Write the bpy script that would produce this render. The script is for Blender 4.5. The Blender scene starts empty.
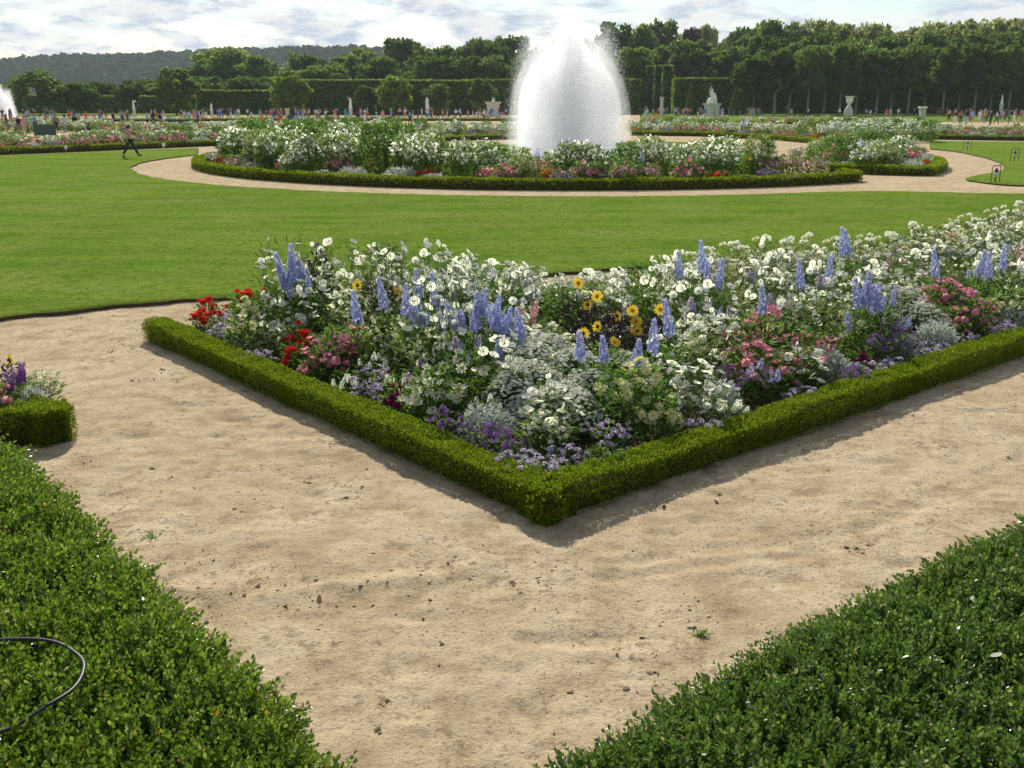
import bpy, math, random
import numpy as np
from mathutils import Matrix, Vector

random.seed(7)
RNG = np.random.default_rng(11)
SC = bpy.context.scene
COL = SC.collection
R = math.radians

# ------------------------------------------------------------------ camera, sky, sun, exposure
FPX, CAMH = 1005.0, 3.0
PITCH = math.atan((384 - 100) / FPX)
cam_data = bpy.data.cameras.new('camera')
cam_data.sensor_width = 36.0
cam_data.lens = FPX / 1024 * 36.0
cam_data.clip_start = 0.05
cam_data.clip_end = 8000
cam = bpy.data.objects.new('camera', cam_data)
COL.objects.link(cam)
cam.location = (0, 0, CAMH)
cam.rotation_euler = (math.pi / 2 - PITCH, 0, 0)
SC.camera = cam

SUN_EL, SUN_AZ = 36.0, -11.0
world = bpy.data.worlds.new('World')
SC.world = world
world.use_nodes = True
wt = world.node_tree
wt.nodes.clear()


def wn(kind, **kw):
    n = wt.nodes.new(kind)
    for k, v in kw.items():
        setattr(n, k, v)
    return n


def wmath(op, a, b=None, clamp=False):
    n = wn('ShaderNodeMath', operation=op, use_clamp=clamp)
    for i, s in enumerate((a, b)):
        if s is None:
            continue
        if isinstance(s, (int, float)):
            n.inputs[i].default_value = s
        else:
            wt.links.new(s, n.inputs[i])
    return n.outputs[0]


w_out = wn('ShaderNodeOutputWorld')
sky = wn('ShaderNodeTexSky', sky_type='NISHITA', sun_disc=False, sun_elevation=R(SUN_EL), sun_rotation=R(SUN_AZ))
sky.air_density = 1.0
sky.dust_density = 0.4
bg_sky = wn('ShaderNodeBackground')
bg_sky.inputs['Strength'].default_value = 0.085
wt.links.new(sky.outputs[0], bg_sky.inputs['Color'])
tc = wn('ShaderNodeTexCoord')
sep = wn('ShaderNodeSeparateXYZ')
wt.links.new(tc.outputs['Generated'], sep.inputs[0])
mp0 = wn('ShaderNodeMapping')
mp0.inputs['Scale'].default_value = (1.0, 1.0, 3.6)
wt.links.new(tc.outputs['Generated'], mp0.inputs['Vector'])
cloud_n = wn('ShaderNodeTexNoise')
cloud_n.inputs['Scale'].default_value = 11.0
cloud_n.inputs['Detail'].default_value = 7.0
cloud_n.inputs['Roughness'].default_value = 0.58
cloud_n.inputs['Distortion'].default_value = 0.25
wt.links.new(mp0.outputs[0], cloud_n.inputs['Vector'])
cover = wn('ShaderNodeMapRange')
cover.inputs['From Min'].default_value = 0.42
cover.inputs['From Max'].default_value = 0.56
wt.links.new(cloud_n.outputs['Fac'], cover.inputs['Value'])
shade_n = wn('ShaderNodeTexNoise')
shade_n.inputs['Scale'].default_value = 23.0
shade_n.inputs['Detail'].default_value = 9.0
shade_n.inputs['Roughness'].default_value = 0.62
mp = wn('ShaderNodeMapping')
mp.inputs['Location'].default_value = (7.3, 2.9, 0.6)
wt.links.new(mp0.outputs[0], mp.inputs['Vector'])
wt.links.new(mp.outputs[0], shade_n.inputs['Vector'])
ramp = wn('ShaderNodeValToRGB')
ramp.color_ramp.elements[0].position = 0.42
ramp.color_ramp.elements[0].color = (0.58, 0.67, 0.83, 1)
ramp.color_ramp.elements[1].position = 0.57
ramp.color_ramp.elements[1].color = (1.0, 1.0, 1.0, 1)
wt.links.new(shade_n.outputs['Fac'], ramp.inputs['Fac'])
bg_cloud = wn('ShaderNodeBackground')
bg_cloud.inputs['Strength'].default_value = 0.70
wt.links.new(ramp.outputs[0], bg_cloud.inputs['Color'])
mix = wn('ShaderNodeMixShader')
# cloud cover thins out overhead
thin = wn('ShaderNodeMapRange')
thin.inputs['From Min'].default_value = 0.12
thin.inputs['From Max'].default_value = 0.75
thin.inputs['To Min'].default_value = 1.0
thin.inputs['To Max'].default_value = 0.45
wt.links.new(sep.outputs['Z'], thin.inputs['Value'])
wt.links.new(wmath('MULTIPLY', cover.outputs[0], thin.outputs[0]), mix.inputs['Fac'])
wt.links.new(bg_sky.outputs[0], mix.inputs[1])
wt.links.new(bg_cloud.outputs[0], mix.inputs[2])
wt.links.new(mix.outputs[0], w_out.inputs['Surface'])

sun_data = bpy.data.lights.new('sun', 'SUN')
sun_data.energy = 4.7
sun_data.angle = R(0.6)
sun_data.color = (1.0, 0.95, 0.87)
sun = bpy.data.objects.new('sun', sun_data)
COL.objects.link(sun)
sun.rotation_euler = (-R(90 - SUN_EL), 0, -R(SUN_AZ))

SC.view_settings.view_transform = 'Standard'
SC.view_settings.look = 'None'
SC.view_settings.exposure = 0.36
SC.view_settings.gamma = 1.0
SC.view_settings.use_curve_mapping = False
SC.render.engine = 'CYCLES'
SC.cycles.max_bounces = 8
SC.cycles.diffuse_bounces = 4
SC.cycles.glossy_bounces = 2
SC.cycles.transmission_bounces = 7
SC.cycles.transparent_max_bounces = 24
SC.cycles.volume_bounces = 5
SC.cycles.use_denoising = True
SC.cycles.use_adaptive_sampling = True
SC.cycles.adaptive_threshold = 0.015
SC.cycles.sample_clamp_indirect = 4.0

# ------------------------------------------------------------------ where a picture row and column meet the ground
CP, SP = math.cos(PITCH), math.sin(PITCH)


def ray(px, py):
    u, v = (px - 512) / FPX, (384 - py) / FPX
    return u, CP + v * SP, -SP + v * CP


def at(px, py, z=0.0):
    dx, dy, dz = ray(px, py)
    t = (z - CAMH) / dz
    return np.array((dx * t, dy * t))


def far(px, py, d):
    """point seen at that column and row at the ground distance d: (x, z)"""
    dx, dy, dz = ray(px, py)
    t = d / dy
    return dx * t, CAMH + dz * t


# ------------------------------------------------------------------ materials
MATS = {}


class NT:
    def __init__(self, name):
        self.m = bpy.data.materials.new(name)
        self.m.use_nodes = True
        self.t = self.m.node_tree
        self.t.nodes.clear()
        self.out = self.t.nodes.new('ShaderNodeOutputMaterial')

    def n(self, kind, ins=None, **kw):
        x = self.t.nodes.new(kind)
        for k, v in kw.items():
            setattr(x, k, v)
        for k, v in (ins or {}).items():
            self.set(x.inputs[k], v)
        return x

    def set(self, sock, v):
        if hasattr(v, 'links'):
            self.t.links.new(v, sock)
        else:
            sock.default_value = v

    def noise(self, vec, scale, detail=3, rough=0.55):
        x = self.n('ShaderNodeTexNoise', {'Scale': scale, 'Detail': detail, 'Roughness': rough})
        if vec is not None:
            self.set(x.inputs['Vector'], vec)
        return x.outputs['Fac']

    def ramp(self, fac, stops):
        x = self.n('ShaderNodeValToRGB')
        e = x.color_ramp.elements
        while len(e) < len(stops):
            e.new(0.5)
        for el, (p, c) in zip(e, stops):
            el.position = p
            el.color = (*c, 1)
        self.set(x.inputs['Fac'], fac)
        return x.outputs[0]

    def mixc(self, fac, a, b, blend='MIX'):
        x = self.n('ShaderNodeMix', data_type='RGBA', blend_type=blend)
        self.set(x.inputs[0], fac)
        for i, v in ((6, a), (7, b)):
            self.set(x.inputs[i], (*v, 1) if isinstance(v, tuple) and len(v) == 3 else v)
        return x.outputs[2]

    def math(self, op, a, b=0.0, clamp=False):
        x = self.n('ShaderNodeMath', operation=op, use_clamp=clamp)
        self.set(x.inputs[0], a)
        self.set(x.inputs[1], b)
        return x.outputs[0]

    def pos(self):
        return self.n('ShaderNodeNewGeometry').outputs['Position']

    def obj(self):
        return self.n('ShaderNodeTexCoord').outputs['Object']

    def island(self):
        return self.n('ShaderNodeNewGeometry').outputs['Random Per Island']

    def finish(self, shader):
        self.t.links.new(shader, self.out.inputs['Surface'])
        return self.m


def leafy(name, stops, trans=0.35, rough=0.45, spec=0.35, per_object=0.25, tcol=1.5):
    """thin leaves or petals: every leaf has its own tone, and light comes through"""
    k = NT(name)
    c = k.ramp(k.island(), stops)
    rnd = k.n('ShaderNodeObjectInfo').outputs['Random']
    hsv = k.n('ShaderNodeHueSaturation', {'Color': c})
    k.set(hsv.inputs['Value'], k.math('ADD', 1.0 - per_object / 2, k.math('MULTIPLY', rnd, per_object)))
    c = hsv.outputs[0]
    p = k.n('ShaderNodeBsdfPrincipled', {'Base Color': c, 'Roughness': rough, 'Specular IOR Level': spec})
    tr = k.n('ShaderNodeBsdfTranslucent', {'Color': k.mixc(1.0, c, (tcol, tcol, tcol * 0.8), 'MULTIPLY')})
    mx = k.n('ShaderNodeMixShader', {0: trans})
    k.t.links.new(p.outputs[0], mx.inputs[1])
    k.t.links.new(tr.outputs[0], mx.inputs[2])
    MATS[name] = k.finish(mx.outputs[0])
    return MATS[name]


def plain(name, col, rough=0.6, spec=0.4, metal=0.0, var=0.15, scale=6.0, bump=0.0):
    k = NT(name)
    nz = k.noise(k.obj(), scale, 5)
    c = k.mixc(nz, tuple(x * (1 - var) for x in col), tuple(min(1, x * (1 + var)) for x in col))
    p = k.n('ShaderNodeBsdfPrincipled', {'Base Color': c, 'Roughness': rough, 'Specular IOR Level': spec, 'Metallic': metal})
    if bump:
        b = k.n('ShaderNodeBump', {'Strength': bump, 'Height': nz, 'Distance': 0.02})
        k.t.links.new(b.outputs[0], p.inputs['Normal'])
    MATS[name] = k.finish(p.outputs[0])
    return MATS[name]


def by_colour(name, rough=0.8):
    """cloth, hair and skin take the colour given to each object"""
    k = NT(name)
    oc = k.n('ShaderNodeObjectInfo').outputs['Color']
    nz = k.noise(k.obj(), 18, 3)
    c = k.mixc(1.0, oc, k.mixc(nz, (0.8, 0.8, 0.8), (1.15, 1.15, 1.15)), 'MULTIPLY')
    p = k.n('ShaderNodeBsdfPrincipled', {'Base Color': c, 'Roughness': rough, 'Specular IOR Level': 0.25})
    MATS[name] = k.finish(p.outputs[0])
    return MATS[name]


G = (0.04, 0.075, 0.018)
leafy('box_leaf_near', [(0.0, (0.070, 0.125, 0.012)), (0.5, (0.120, 0.205, 0.018)), (0.85, (0.190, 0.285, 0.028)), (0.99, (0.31, 0.34, 0.09)), (1.0, (0.45, 0.17, 0.03))], 0.42, 0.30, 0.5)
leafy('box_leaf_dark', [(0.0, (0.056, 0.108, 0.020)), (0.6, (0.095, 0.168, 0.028)), (0.9, (0.160, 0.245, 0.034)), (0.985, (0.32, 0.33, 0.12)), (1.0, (0.46, 0.40, 0.22))], 0.38, 0.33, 0.5)
leafy('box_leaf_lime', [(0.0, (0.070, 0.115, 0.008)), (0.4, (0.150, 0.220, 0.012)), (0.85, (0.240, 0.315, 0.018)), (0.97, (0.30, 0.34, 0.05)), (1.0, (0.24, 0.16, 0.06))], 0.40, 0.8, 0.0, tcol=1.5)
leafy('green_leaf', [(0.0, (0.055, 0.108, 0.020)), (0.6, (0.100, 0.180, 0.034)), (1.0, (0.155, 0.245, 0.056))], 0.48, 0.5, 0.12)
leafy('light_leaf', [(0.0, (0.085, 0.14, 0.03)), (0.6, (0.14, 0.205, 0.05)), (1.0, (0.22, 0.27, 0.09))], 0.45, 0.5, 0.15)
leafy('feather_leaf', [(0.0, (0.06, 0.12, 0.03)), (1.0, (0.12, 0.20, 0.06))], 0.45, 0.5, 0.15)
leafy('variegated_leaf', [(0.0, (0.09, 0.14, 0.04)), (0.5, (0.18, 0.22, 0.08)), (1.0, (0.40, 0.42, 0.20))], 0.4, 0.6, 0.1)
leafy('silver_leaf', [(0.0, (0.34, 0.38, 0.35)), (0.6, (0.48, 0.51, 0.48)), (1.0, (0.62, 0.64, 0.61))], 0.35, 0.8, 0.1, tcol=1.05)
leafy('purple_leaf', [(0.0, (0.018, 0.012, 0.016)), (0.6, (0.035, 0.022, 0.028)), (1.0, (0.05, 0.045, 0.03))], 0.25, 0.5, 0.35)
leafy('stem_green', [(0.0, (0.05, 0.09, 0.025)), (1.0, (0.09, 0.13, 0.04))], 0.1)
leafy('white_petal', [(0.0, (0.84, 0.85, 0.81)), (1.0, (0.92, 0.92, 0.90))], 0.6, 0.9, 0.0, 0.04, 1.08)
leafy('cream_petal', [(0.0, (0.76, 0.76, 0.56)), (1.0, (0.86, 0.85, 0.70))], 0.5, 0.8, 0.05, 0.06, 1.05)
leafy('lime_petal', [(0.0, (0.48, 0.54, 0.24)), (1.0, (0.72, 0.74, 0.46))], 0.4, 0.6, 0.2, 0.1, 1.0)
leafy('lemon_petal', [(0.0, (0.72, 0.70, 0.30)), (1.0, (0.82, 0.80, 0.46))], 0.4, 0.6, 0.2, 0.08, 1.0)
leafy('yellow_petal', [(0.0, (0.72, 0.46, 0.03)), (1.0, (0.80, 0.60, 0.06))], 0.4, 0.6, 0.2, 0.08, 1.0)
leafy('pink_petal', [(0.0, (0.76, 0.17, 0.36)), (0.5, (0.86, 0.36, 0.50)), (1.0, (0.90, 0.62, 0.70))], 0.55, 0.8, 0.05, 0.12, 1.05)
leafy('pale_pink_petal', [(0.0, (0.66, 0.30, 0.38)), (1.0, (0.76, 0.52, 0.55))], 0.4, 0.6, 0.2, 0.12, 1.0)
leafy('red_petal', [(0.0, (0.62, 0.025, 0.02)), (1.0, (0.76, 0.06, 0.04))], 0.5, 0.8, 0.05, 0.12, 1.1)
leafy('crimson_petal', [(0.0, (0.20, 0.01, 0.06)), (1.0, (0.36, 0.03, 0.13))], 0.35, 0.6, 0.2, 0.15, 1.0)
leafy('lilac_petal', [(0.0, (0.52, 0.40, 0.68)), (1.0, (0.72, 0.62, 0.82))], 0.5, 0.8, 0.05, 0.12, 1.05)
leafy('purple_petal', [(0.0, (0.20, 0.07, 0.34)), (1.0, (0.36, 0.17, 0.50))], 0.4, 0.6, 0.2, 0.15, 1.0)
leafy('blue_petal', [(0.0, (0.38, 0.41, 0.76)), (0.6, (0.50, 0.53, 0.84)), (1.0, (0.64, 0.66, 0.90))], 0.5, 0.8, 0.05, 0.12, 1.05)
leafy('violet_petal', [(0.0, (0.10, 0.06, 0.22)), (1.0, (0.20, 0.13, 0.34))], 0.35, 0.6, 0.2, 0.1, 1.0)
plain('yellow_eye', (0.55, 0.33, 0.04), 0.8)
plain('orange_eye', (0.60, 0.22, 0.03), 0.8)
plain('dark_eye', (0.055, 0.035, 0.02), 0.8)
plain('soil', (0.085, 0.058, 0.038), 0.95, 0.1, var=0.35, scale=9, bump=0.6)
plain('twig', (0.075, 0.055, 0.032), 0.9, 0.1, var=0.4, scale=14)
plain('twig_green', (0.060, 0.052, 0.022), 0.95, 0.0, var=0.45, scale=22, bump=0.8)
plain('bark', (0.11, 0.09, 0.07), 0.9, 0.15, var=0.3, scale=3)
plain('pale_bark', (0.26, 0.24, 0.20), 0.9, 0.15, var=0.25, scale=3)
plain('hose_rubber', (0.018, 0.018, 0.022), 0.45, 0.4)
plain('marble', (0.82, 0.79, 0.72), 0.55, 0.3, var=0.16, scale=5, bump=0.1)
plain('weathered_stone', (0.55, 0.53, 0.47), 0.8, 0.2, var=0.22, scale=3)
plain('green_paint', (0.045, 0.088, 0.068), 0.6, 0.3, var=0.12)
plain('black_metal', (0.02, 0.02, 0.022), 0.5, 0.4)
plain('lamp_glass', (0.55, 0.56, 0.58), 0.2, 0.5)
by_colour('cloth')
by_colour('skin', 0.55)
by_colour('hair', 0.6)
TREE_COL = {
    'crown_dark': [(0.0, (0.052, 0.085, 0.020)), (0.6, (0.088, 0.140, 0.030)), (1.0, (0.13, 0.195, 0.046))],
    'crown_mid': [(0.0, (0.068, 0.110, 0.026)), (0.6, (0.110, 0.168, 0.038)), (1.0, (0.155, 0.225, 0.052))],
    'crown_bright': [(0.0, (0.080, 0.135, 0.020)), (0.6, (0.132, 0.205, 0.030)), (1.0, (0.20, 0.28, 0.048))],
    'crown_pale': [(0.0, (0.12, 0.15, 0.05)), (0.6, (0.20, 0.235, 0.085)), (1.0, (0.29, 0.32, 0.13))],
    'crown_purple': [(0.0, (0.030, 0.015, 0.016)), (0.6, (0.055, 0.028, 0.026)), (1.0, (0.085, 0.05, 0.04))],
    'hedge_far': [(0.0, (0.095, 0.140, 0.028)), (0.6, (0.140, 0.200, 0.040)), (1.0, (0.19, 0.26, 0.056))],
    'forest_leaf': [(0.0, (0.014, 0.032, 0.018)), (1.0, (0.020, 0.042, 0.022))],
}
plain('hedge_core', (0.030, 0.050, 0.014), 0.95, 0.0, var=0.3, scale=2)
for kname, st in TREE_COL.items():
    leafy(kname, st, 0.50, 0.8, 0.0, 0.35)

# ------------------------------------------------------------------ mesh builder


class MB:
    def __init__(self):
        self.v, self.f, self.n = [], [], 0

    def add(self, verts, faces, mat=0):
        verts = np.asarray(verts, dtype=np.float64).reshape(-1, 3)
        faces = np.asarray(faces, dtype=np.int64)
        self.v.append(verts)
        if faces.size:
            self.f.append((faces + self.n, mat))
        self.n += len(verts)

    def scatter(self, tpl, pos, dirs=None, scale=None, roll=None, mats=None):
        """copies of a template (verts, [(faces, mat)]) with its +z along dirs"""
        tv, tf = tpl
        pos = np.asarray(pos, dtype=np.float64).reshape(-1, 3)
        n, k = len(pos), len(tv)
        if n == 0:
            return
        B = basis(dirs if dirs is not None else np.tile((0, 0, 1.0), (n, 1)), roll if roll is not None else RNG.uniform(0, 2 * np.pi, n))
        s = np.ones((n, 1, 1)) if scale is None else np.asarray(scale, dtype=np.float64).reshape(n, 1, -1)
        V = np.einsum('nij,nkj->nki', B, tv[None] * s) + pos[:, None, :]
        off = (np.arange(n) * k)[:, None, None] + self.n
        self.v.append(V.reshape(-1, 3))
        for i, (faces, mat) in enumerate(tf):
            F = (faces[None] + off).reshape(-1, faces.shape[1])
            self.f.append((F, mat if mats is None else mats[i]))
        self.n += n * k

    def tube(self, pts, rads, sides=6, mat=0, cap=True):
        pts = np.asarray(pts, dtype=np.float64)
        rads = np.broadcast_to(np.asarray(rads, dtype=np.float64), (len(pts),))
        tang = np.gradient(pts, axis=0)
        B = basis(tang, np.zeros(len(pts)))
        a = np.arange(sides) * 2 * np.pi / sides
        ring = np.stack([np.cos(a), np.sin(a), np.zeros(sides)], 1)
        V = np.einsum('nij,kj->nki', B, ring) * rads[:, None, None] + pts[:, None, :]
        F = []
        for i in range(len(pts) - 1):
            for j in range(sides):
                j2 = (j + 1) % sides
                F.append((i * sides + j, i * sides + j2, (i + 1) * sides + j2, (i + 1) * sides + j))
        n0 = self.n
        self.add(V.reshape(-1, 3), F, mat)
        if cap:
            self.f.append((np.array([[n0 + j for j in range(sides)][::-1]]), mat))
            self.f.append((np.array([[n0 + (len(pts) - 1) * sides + j for j in range(sides)]]), mat))

    def box(self, lo, hi, mat=0, rot=0.0, centre=(0, 0, 0)):
        x0, y0, z0 = lo
        x1, y1, z1 = hi
        v = np.array([(x0, y0, z0), (x1, y0, z0), (x1, y1, z0), (x0, y1, z0), (x0, y0, z1), (x1, y0, z1), (x1, y1, z1), (x0, y1, z1)], dtype=float)
        c, s = math.cos(rot), math.sin(rot)
        v = v @ np.array([[c, s, 0], [-s, c, 0], [0, 0, 1]]) + np.array(centre)
        self.add(v, [(0, 3, 2, 1), (4, 5, 6, 7), (0, 1, 5, 4), (1, 2, 6, 5), (2, 3, 7, 6), (3, 0, 4, 7)], mat)

    def lathe(self, prof, sides=24, mat=0, centre=(0, 0, 0)):
        a = np.arange(sides) * 2 * np.pi / sides
        V = np.array([(r * math.cos(t) + centre[0], r * math.sin(t) + centre[1], z + centre[2]) for r, z in prof for t in a])
        F = [(i * sides + j, i * sides + (j + 1) % sides, (i + 1) * sides + (j + 1) % sides, (i + 1) * sides + j) for i in range(len(prof) - 1) for j in range(sides)]
        n0 = self.n
        self.add(V, F, mat)
        self.f.append((np.array([[n0 + (len(prof) - 1) * sides + j for j in range(sides)]]), mat))

    def mesh(self, name, mats, smooth=False):
        me = bpy.data.meshes.new(name)
        V = np.concatenate(self.v) if self.v else np.zeros((0, 3))
        me.vertices.add(len(V))
        me.vertices.foreach_set('co', V.astype(np.float32).ravel())
        loops = np.concatenate([f.ravel() for f, m in self.f])
        sizes = np.concatenate([np.full(len(f), f.shape[1]) for f, m in self.f])
        mi = np.concatenate([np.full(len(f), m) for f, m in self.f])
        me.loops.add(len(loops))
        me.loops.foreach_set('vertex_index', loops.astype(np.int32))
        me.polygons.add(len(sizes))
        me.polygons.foreach_set('loop_start', np.concatenate([[0], np.cumsum(sizes)[:-1]]).astype(np.int32))
        me.polygons.foreach_set('material_index', mi.astype(np.int32))
        me.polygons.foreach_set('use_smooth', np.full(len(sizes), bool(smooth)))
        for m in (mats if isinstance(mats, (list, tuple)) else [mats]):
            me.materials.append(MATS[m] if isinstance(m, str) else m)
        me.update(calc_edges=True)
        me.validate()
        return me


def basis(d, roll):
    d = np.asarray(d, dtype=np.float64).reshape(-1, 3)
    d = d / np.maximum(np.linalg.norm(d, axis=1, keepdims=True), 1e-9)
    up = np.where(np.abs(d[:, 2:3]) > 0.95, np.array([[1.0, 0, 0]]), np.array([[0, 0, 1.0]]))
    x = np.cross(up, d)
    x /= np.linalg.norm(x, axis=1, keepdims=True)
    y = np.cross(d, x)
    c, s = np.cos(roll)[:, None], np.sin(roll)[:, None]
    return np.stack([x * c + y * s, -x * s + y * c, d], axis=2)


def obj(name, me, parent=None, loc=None):
    o = bpy.data.objects.new(name, me)
    COL.objects.link(o)
    if parent is not None:
        o.parent = parent
    if loc is not None:
        o.location = loc
    return o


def tag(o, label=None, cat=None, group=None, kind=None):
    for k, v in (('label', label), ('category', cat), ('group', group), ('kind', kind)):
        if v:
            o[k] = v
    return o


def thing(name, label, cat, loc=(0, 0, 0), rz=0.0, scale=1.0, group=None):
    o = obj(name, None, None, loc)
    o.rotation_euler = (0, 0, rz)
    o.scale = (scale,) * 3 if not isinstance(scale, tuple) else scale
    o.empty_display_size = 0.1
    return tag(o, label, cat, group)


def copy_of(src, parent):
    c = src.copy()
    COL.objects.link(c)
    c.parent = parent
    for k in ('label', 'category', 'group'):
        if k in c:
            del c[k]
    return c


def rdir(n, up=0.0, spread=1.0):
    d = RNG.normal(size=(n, 3)) * spread
    d[:, 2] += up
    return d / np.linalg.norm(d, axis=1, keepdims=True)


# value noise on a lattice, for terrain and hedge surfaces
_LAT = RNG.random((256, 256))


def vnoise(x, y, freq):
    x, y = np.asarray(x) * freq + 57.3, np.asarray(y) * freq + 91.7
    i, j = np.floor(x).astype(int), np.floor(y).astype(int)
    u, v = x - i, y - j
    u, v = u * u * (3 - 2 * u), v * v * (3 - 2 * v)
    g = lambda a, b: _LAT[a % 256, b % 256]
    return (g(i, j) * (1 - u) + g(i + 1, j) * u) * (1 - v) + (g(i, j + 1) * (1 - u) + g(i + 1, j + 1) * u) * v - 0.5


def in_poly(pts, poly):
    pts, poly = np.asarray(pts), np.asarray(poly)
    x, y = pts[:, 0], pts[:, 1]
    inside = np.zeros(len(pts), bool)
    j = len(poly) - 1
    for i in range(len(poly)):
        xi, yi = poly[i]
        xj, yj = poly[j]
        hit = ((yi > y) != (yj > y)) & (x < (xj - xi) * (y - yi) / (yj - yi + 1e-12) + xi)
        inside ^= hit
        j = i
    return inside


def dist_line(pts, line):
    pts, line = np.asarray(pts, float), np.asarray(line, float)
    best = np.full(len(pts), 1e9)
    for a, b in zip(line[:-1], line[1:]):
        ab = b - a
        t = np.clip(((pts - a) @ ab) / (ab @ ab), 0, 1)
        best = np.minimum(best, np.linalg.norm(pts - (a + t[:, None] * ab), axis=1))
    return best


def smooth_line(pts, n=8, closed=False):
    P = [np.array(p, float) for p in pts]
    out = []
    m = len(P)
    rng = range(m) if closed else range(m - 1)
    for i in rng:
        p0 = P[(i - 1) % m] if closed or i > 0 else P[0]
        p1, p2 = P[i], P[(i + 1) % m]
        p3 = P[(i + 2) % m] if closed or i + 2 < m else P[-1]
        for t in np.arange(n) / n:
            out.append(0.5 * (2 * p1 + (p2 - p0) * t + (2 * p0 - 5 * p1 + 4 * p2 - p3) * t ** 2 + (3 * p1 - p0 - 3 * p2 + p3) * t ** 3))
    if not closed:
        out.append(P[-1])
    return np.array(out)


def scatter_in(poly, spacing, tries=6000, keep=None):
    poly = np.asarray(poly)
    lo, hi = poly.min(0), poly.max(0)
    c = RNG.uniform(lo, hi, (tries, 2))
    c = c[in_poly(c, poly)]
    out = list(keep or [])
    n0 = len(out)
    for p in c:
        if all((p[0] - q[0]) ** 2 + (p[1] - q[1]) ** 2 > spacing ** 2 for q in out):
            out.append(p)
    return out[n0:]


# ------------------------------------------------------------------ ground: sand paths, lawns, soil
k = NT('sand')
p = k.pos()
big = k.noise(p, 0.55, 4, 0.6)
med = k.noise(p, 2.6, 6, 0.65)
fine = k.noise(p, 38, 4, 0.7)
grit = k.noise(p, 150, 2, 0.6)
spot = k.noise(p, 11, 5, 0.75)
c = k.ramp(med, [(0.36, (0.42, 0.315, 0.195)), (0.47, (0.53, 0.42, 0.265)), (0.58, (0.60, 0.485, 0.318))])
mask = k.ramp(k.noise(p, 1.1, 5, 0.7), [(0.44, (0.15,) * 3), (0.60, (1.0,) * 3)])
c = k.mixc(k.math('MULTIPLY', k.ramp(spot, [(0.38, (0.9,) * 3), (0.49, (0.0,) * 3)]), mask), c, (0.235, 0.17, 0.105))
c = k.mixc(k.ramp(big, [(0.35, (0.0,) * 3), (0.65, (1.0,) * 3)]), k.mixc(1.0, c, (0.84, 0.81, 0.77), 'MULTIPLY'), c)
c = k.mixc(k.ramp(fine, [(0.32, (0.9,) * 3), (0.45, (0.0,) * 3)]), c, (0.24, 0.165, 0.10))
c = k.mixc(k.ramp(grit, [(0.30, (0.5,) * 3), (0.42, (0.0,) * 3)]), c, (0.30, 0.22, 0.14))
c = k.mixc(k.ramp(grit, [(0.66, (0.0,) * 3), (0.74, (0.6,) * 3)]), c, (0.66, 0.58, 0.46))
h = k.math('ADD', k.math('MULTIPLY', fine, 0.6), k.math('ADD', k.math('MULTIPLY', grit, 0.25), k.math('MULTIPLY', med, 1.2)))
b = k.n('ShaderNodeBump', {'Strength': 0.9, 'Distance': 0.025, 'Height': h})
pr = k.n('ShaderNodeBsdfPrincipled', {'Base Color': c, 'Roughness': 1.0, 'Specular IOR Level': 0.0, 'Normal': b.outputs[0]})
MATS['sand'] = k.finish(pr.outputs[0])

xs = np.concatenate([-np.geomspace(1600, 14, 40)[:-1], np.arange(-14, -6, 0.16), np.arange(-6, 9, 0.045), np.arange(9, 16, 0.16), np.geomspace(16, 1600, 40)])
ys = np.concatenate([-np.geomspace(200, 3, 10)[:-1], np.arange(-3, 2.6, 0.2), np.arange(2.6, 10, 0.035), np.arange(10, 18, 0.09), np.arange(18, 40, 0.5), np.geomspace(40, 1600, 50)])
X, Y = np.meshgrid(xs, ys)
H = vnoise(X, Y, 0.8) * 0.016 + vnoise(X, Y, 2.3) * 0.010 + vnoise(Y, X, 5.5) * 0.010 + vnoise(X, Y, 12) * 0.013 + vnoise(Y, X, 21) * 0.010
pit = np.clip(vnoise(X + 31, Y, 4.1) - 0.22, 0, 1)
H -= pit * 0.09
# a scuffed ridge of pushed-up sand across the path
ridge = at(150, 590), at(250, 600), at(330, 588), at(430, 575), at(540, 552)
rd = dist_line(np.stack([X.ravel(), Y.ravel()], 1), ridge).reshape(X.shape)
H += np.exp(-(rd / 0.10) ** 2) * (0.018 + vnoise(X, Y, 7) * 0.05)
for pth in ([at(620, 565), at(860, 530), at(1024, 455)], [at(560, 585), at(800, 555), at(1000, 480)]):
    rd = dist_line(np.stack([X.ravel(), Y.ravel()], 1), pth).reshape(X.shape)
    H -= np.exp(-(rd / 0.06) ** 2) * (0.009 + vnoise(X, Y, 6) * 0.014) - np.exp(-((rd - .12) / 0.04) ** 2) * 0.004
fade = np.clip((22 - np.hypot(X, Y)) / 8, 0, 1)
H *= fade
gb = MB()
nx, ny = len(xs), len(ys)
idx = np.arange(nx * ny).reshape(ny, nx)
gb.add(np.stack([X.ravel(), Y.ravel(), H.ravel()], 1), np.stack([idx[:-1, :-1].ravel(), idx[:-1, 1:].ravel(), idx[1:, 1:].ravel(), idx[1:, :-1].ravel()], 1))
ground = obj('ground', gb.mesh('ground', 'sand', True))
tag(ground, 'pale trodden sand of the garden paths', None, None, 'structure')

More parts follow.
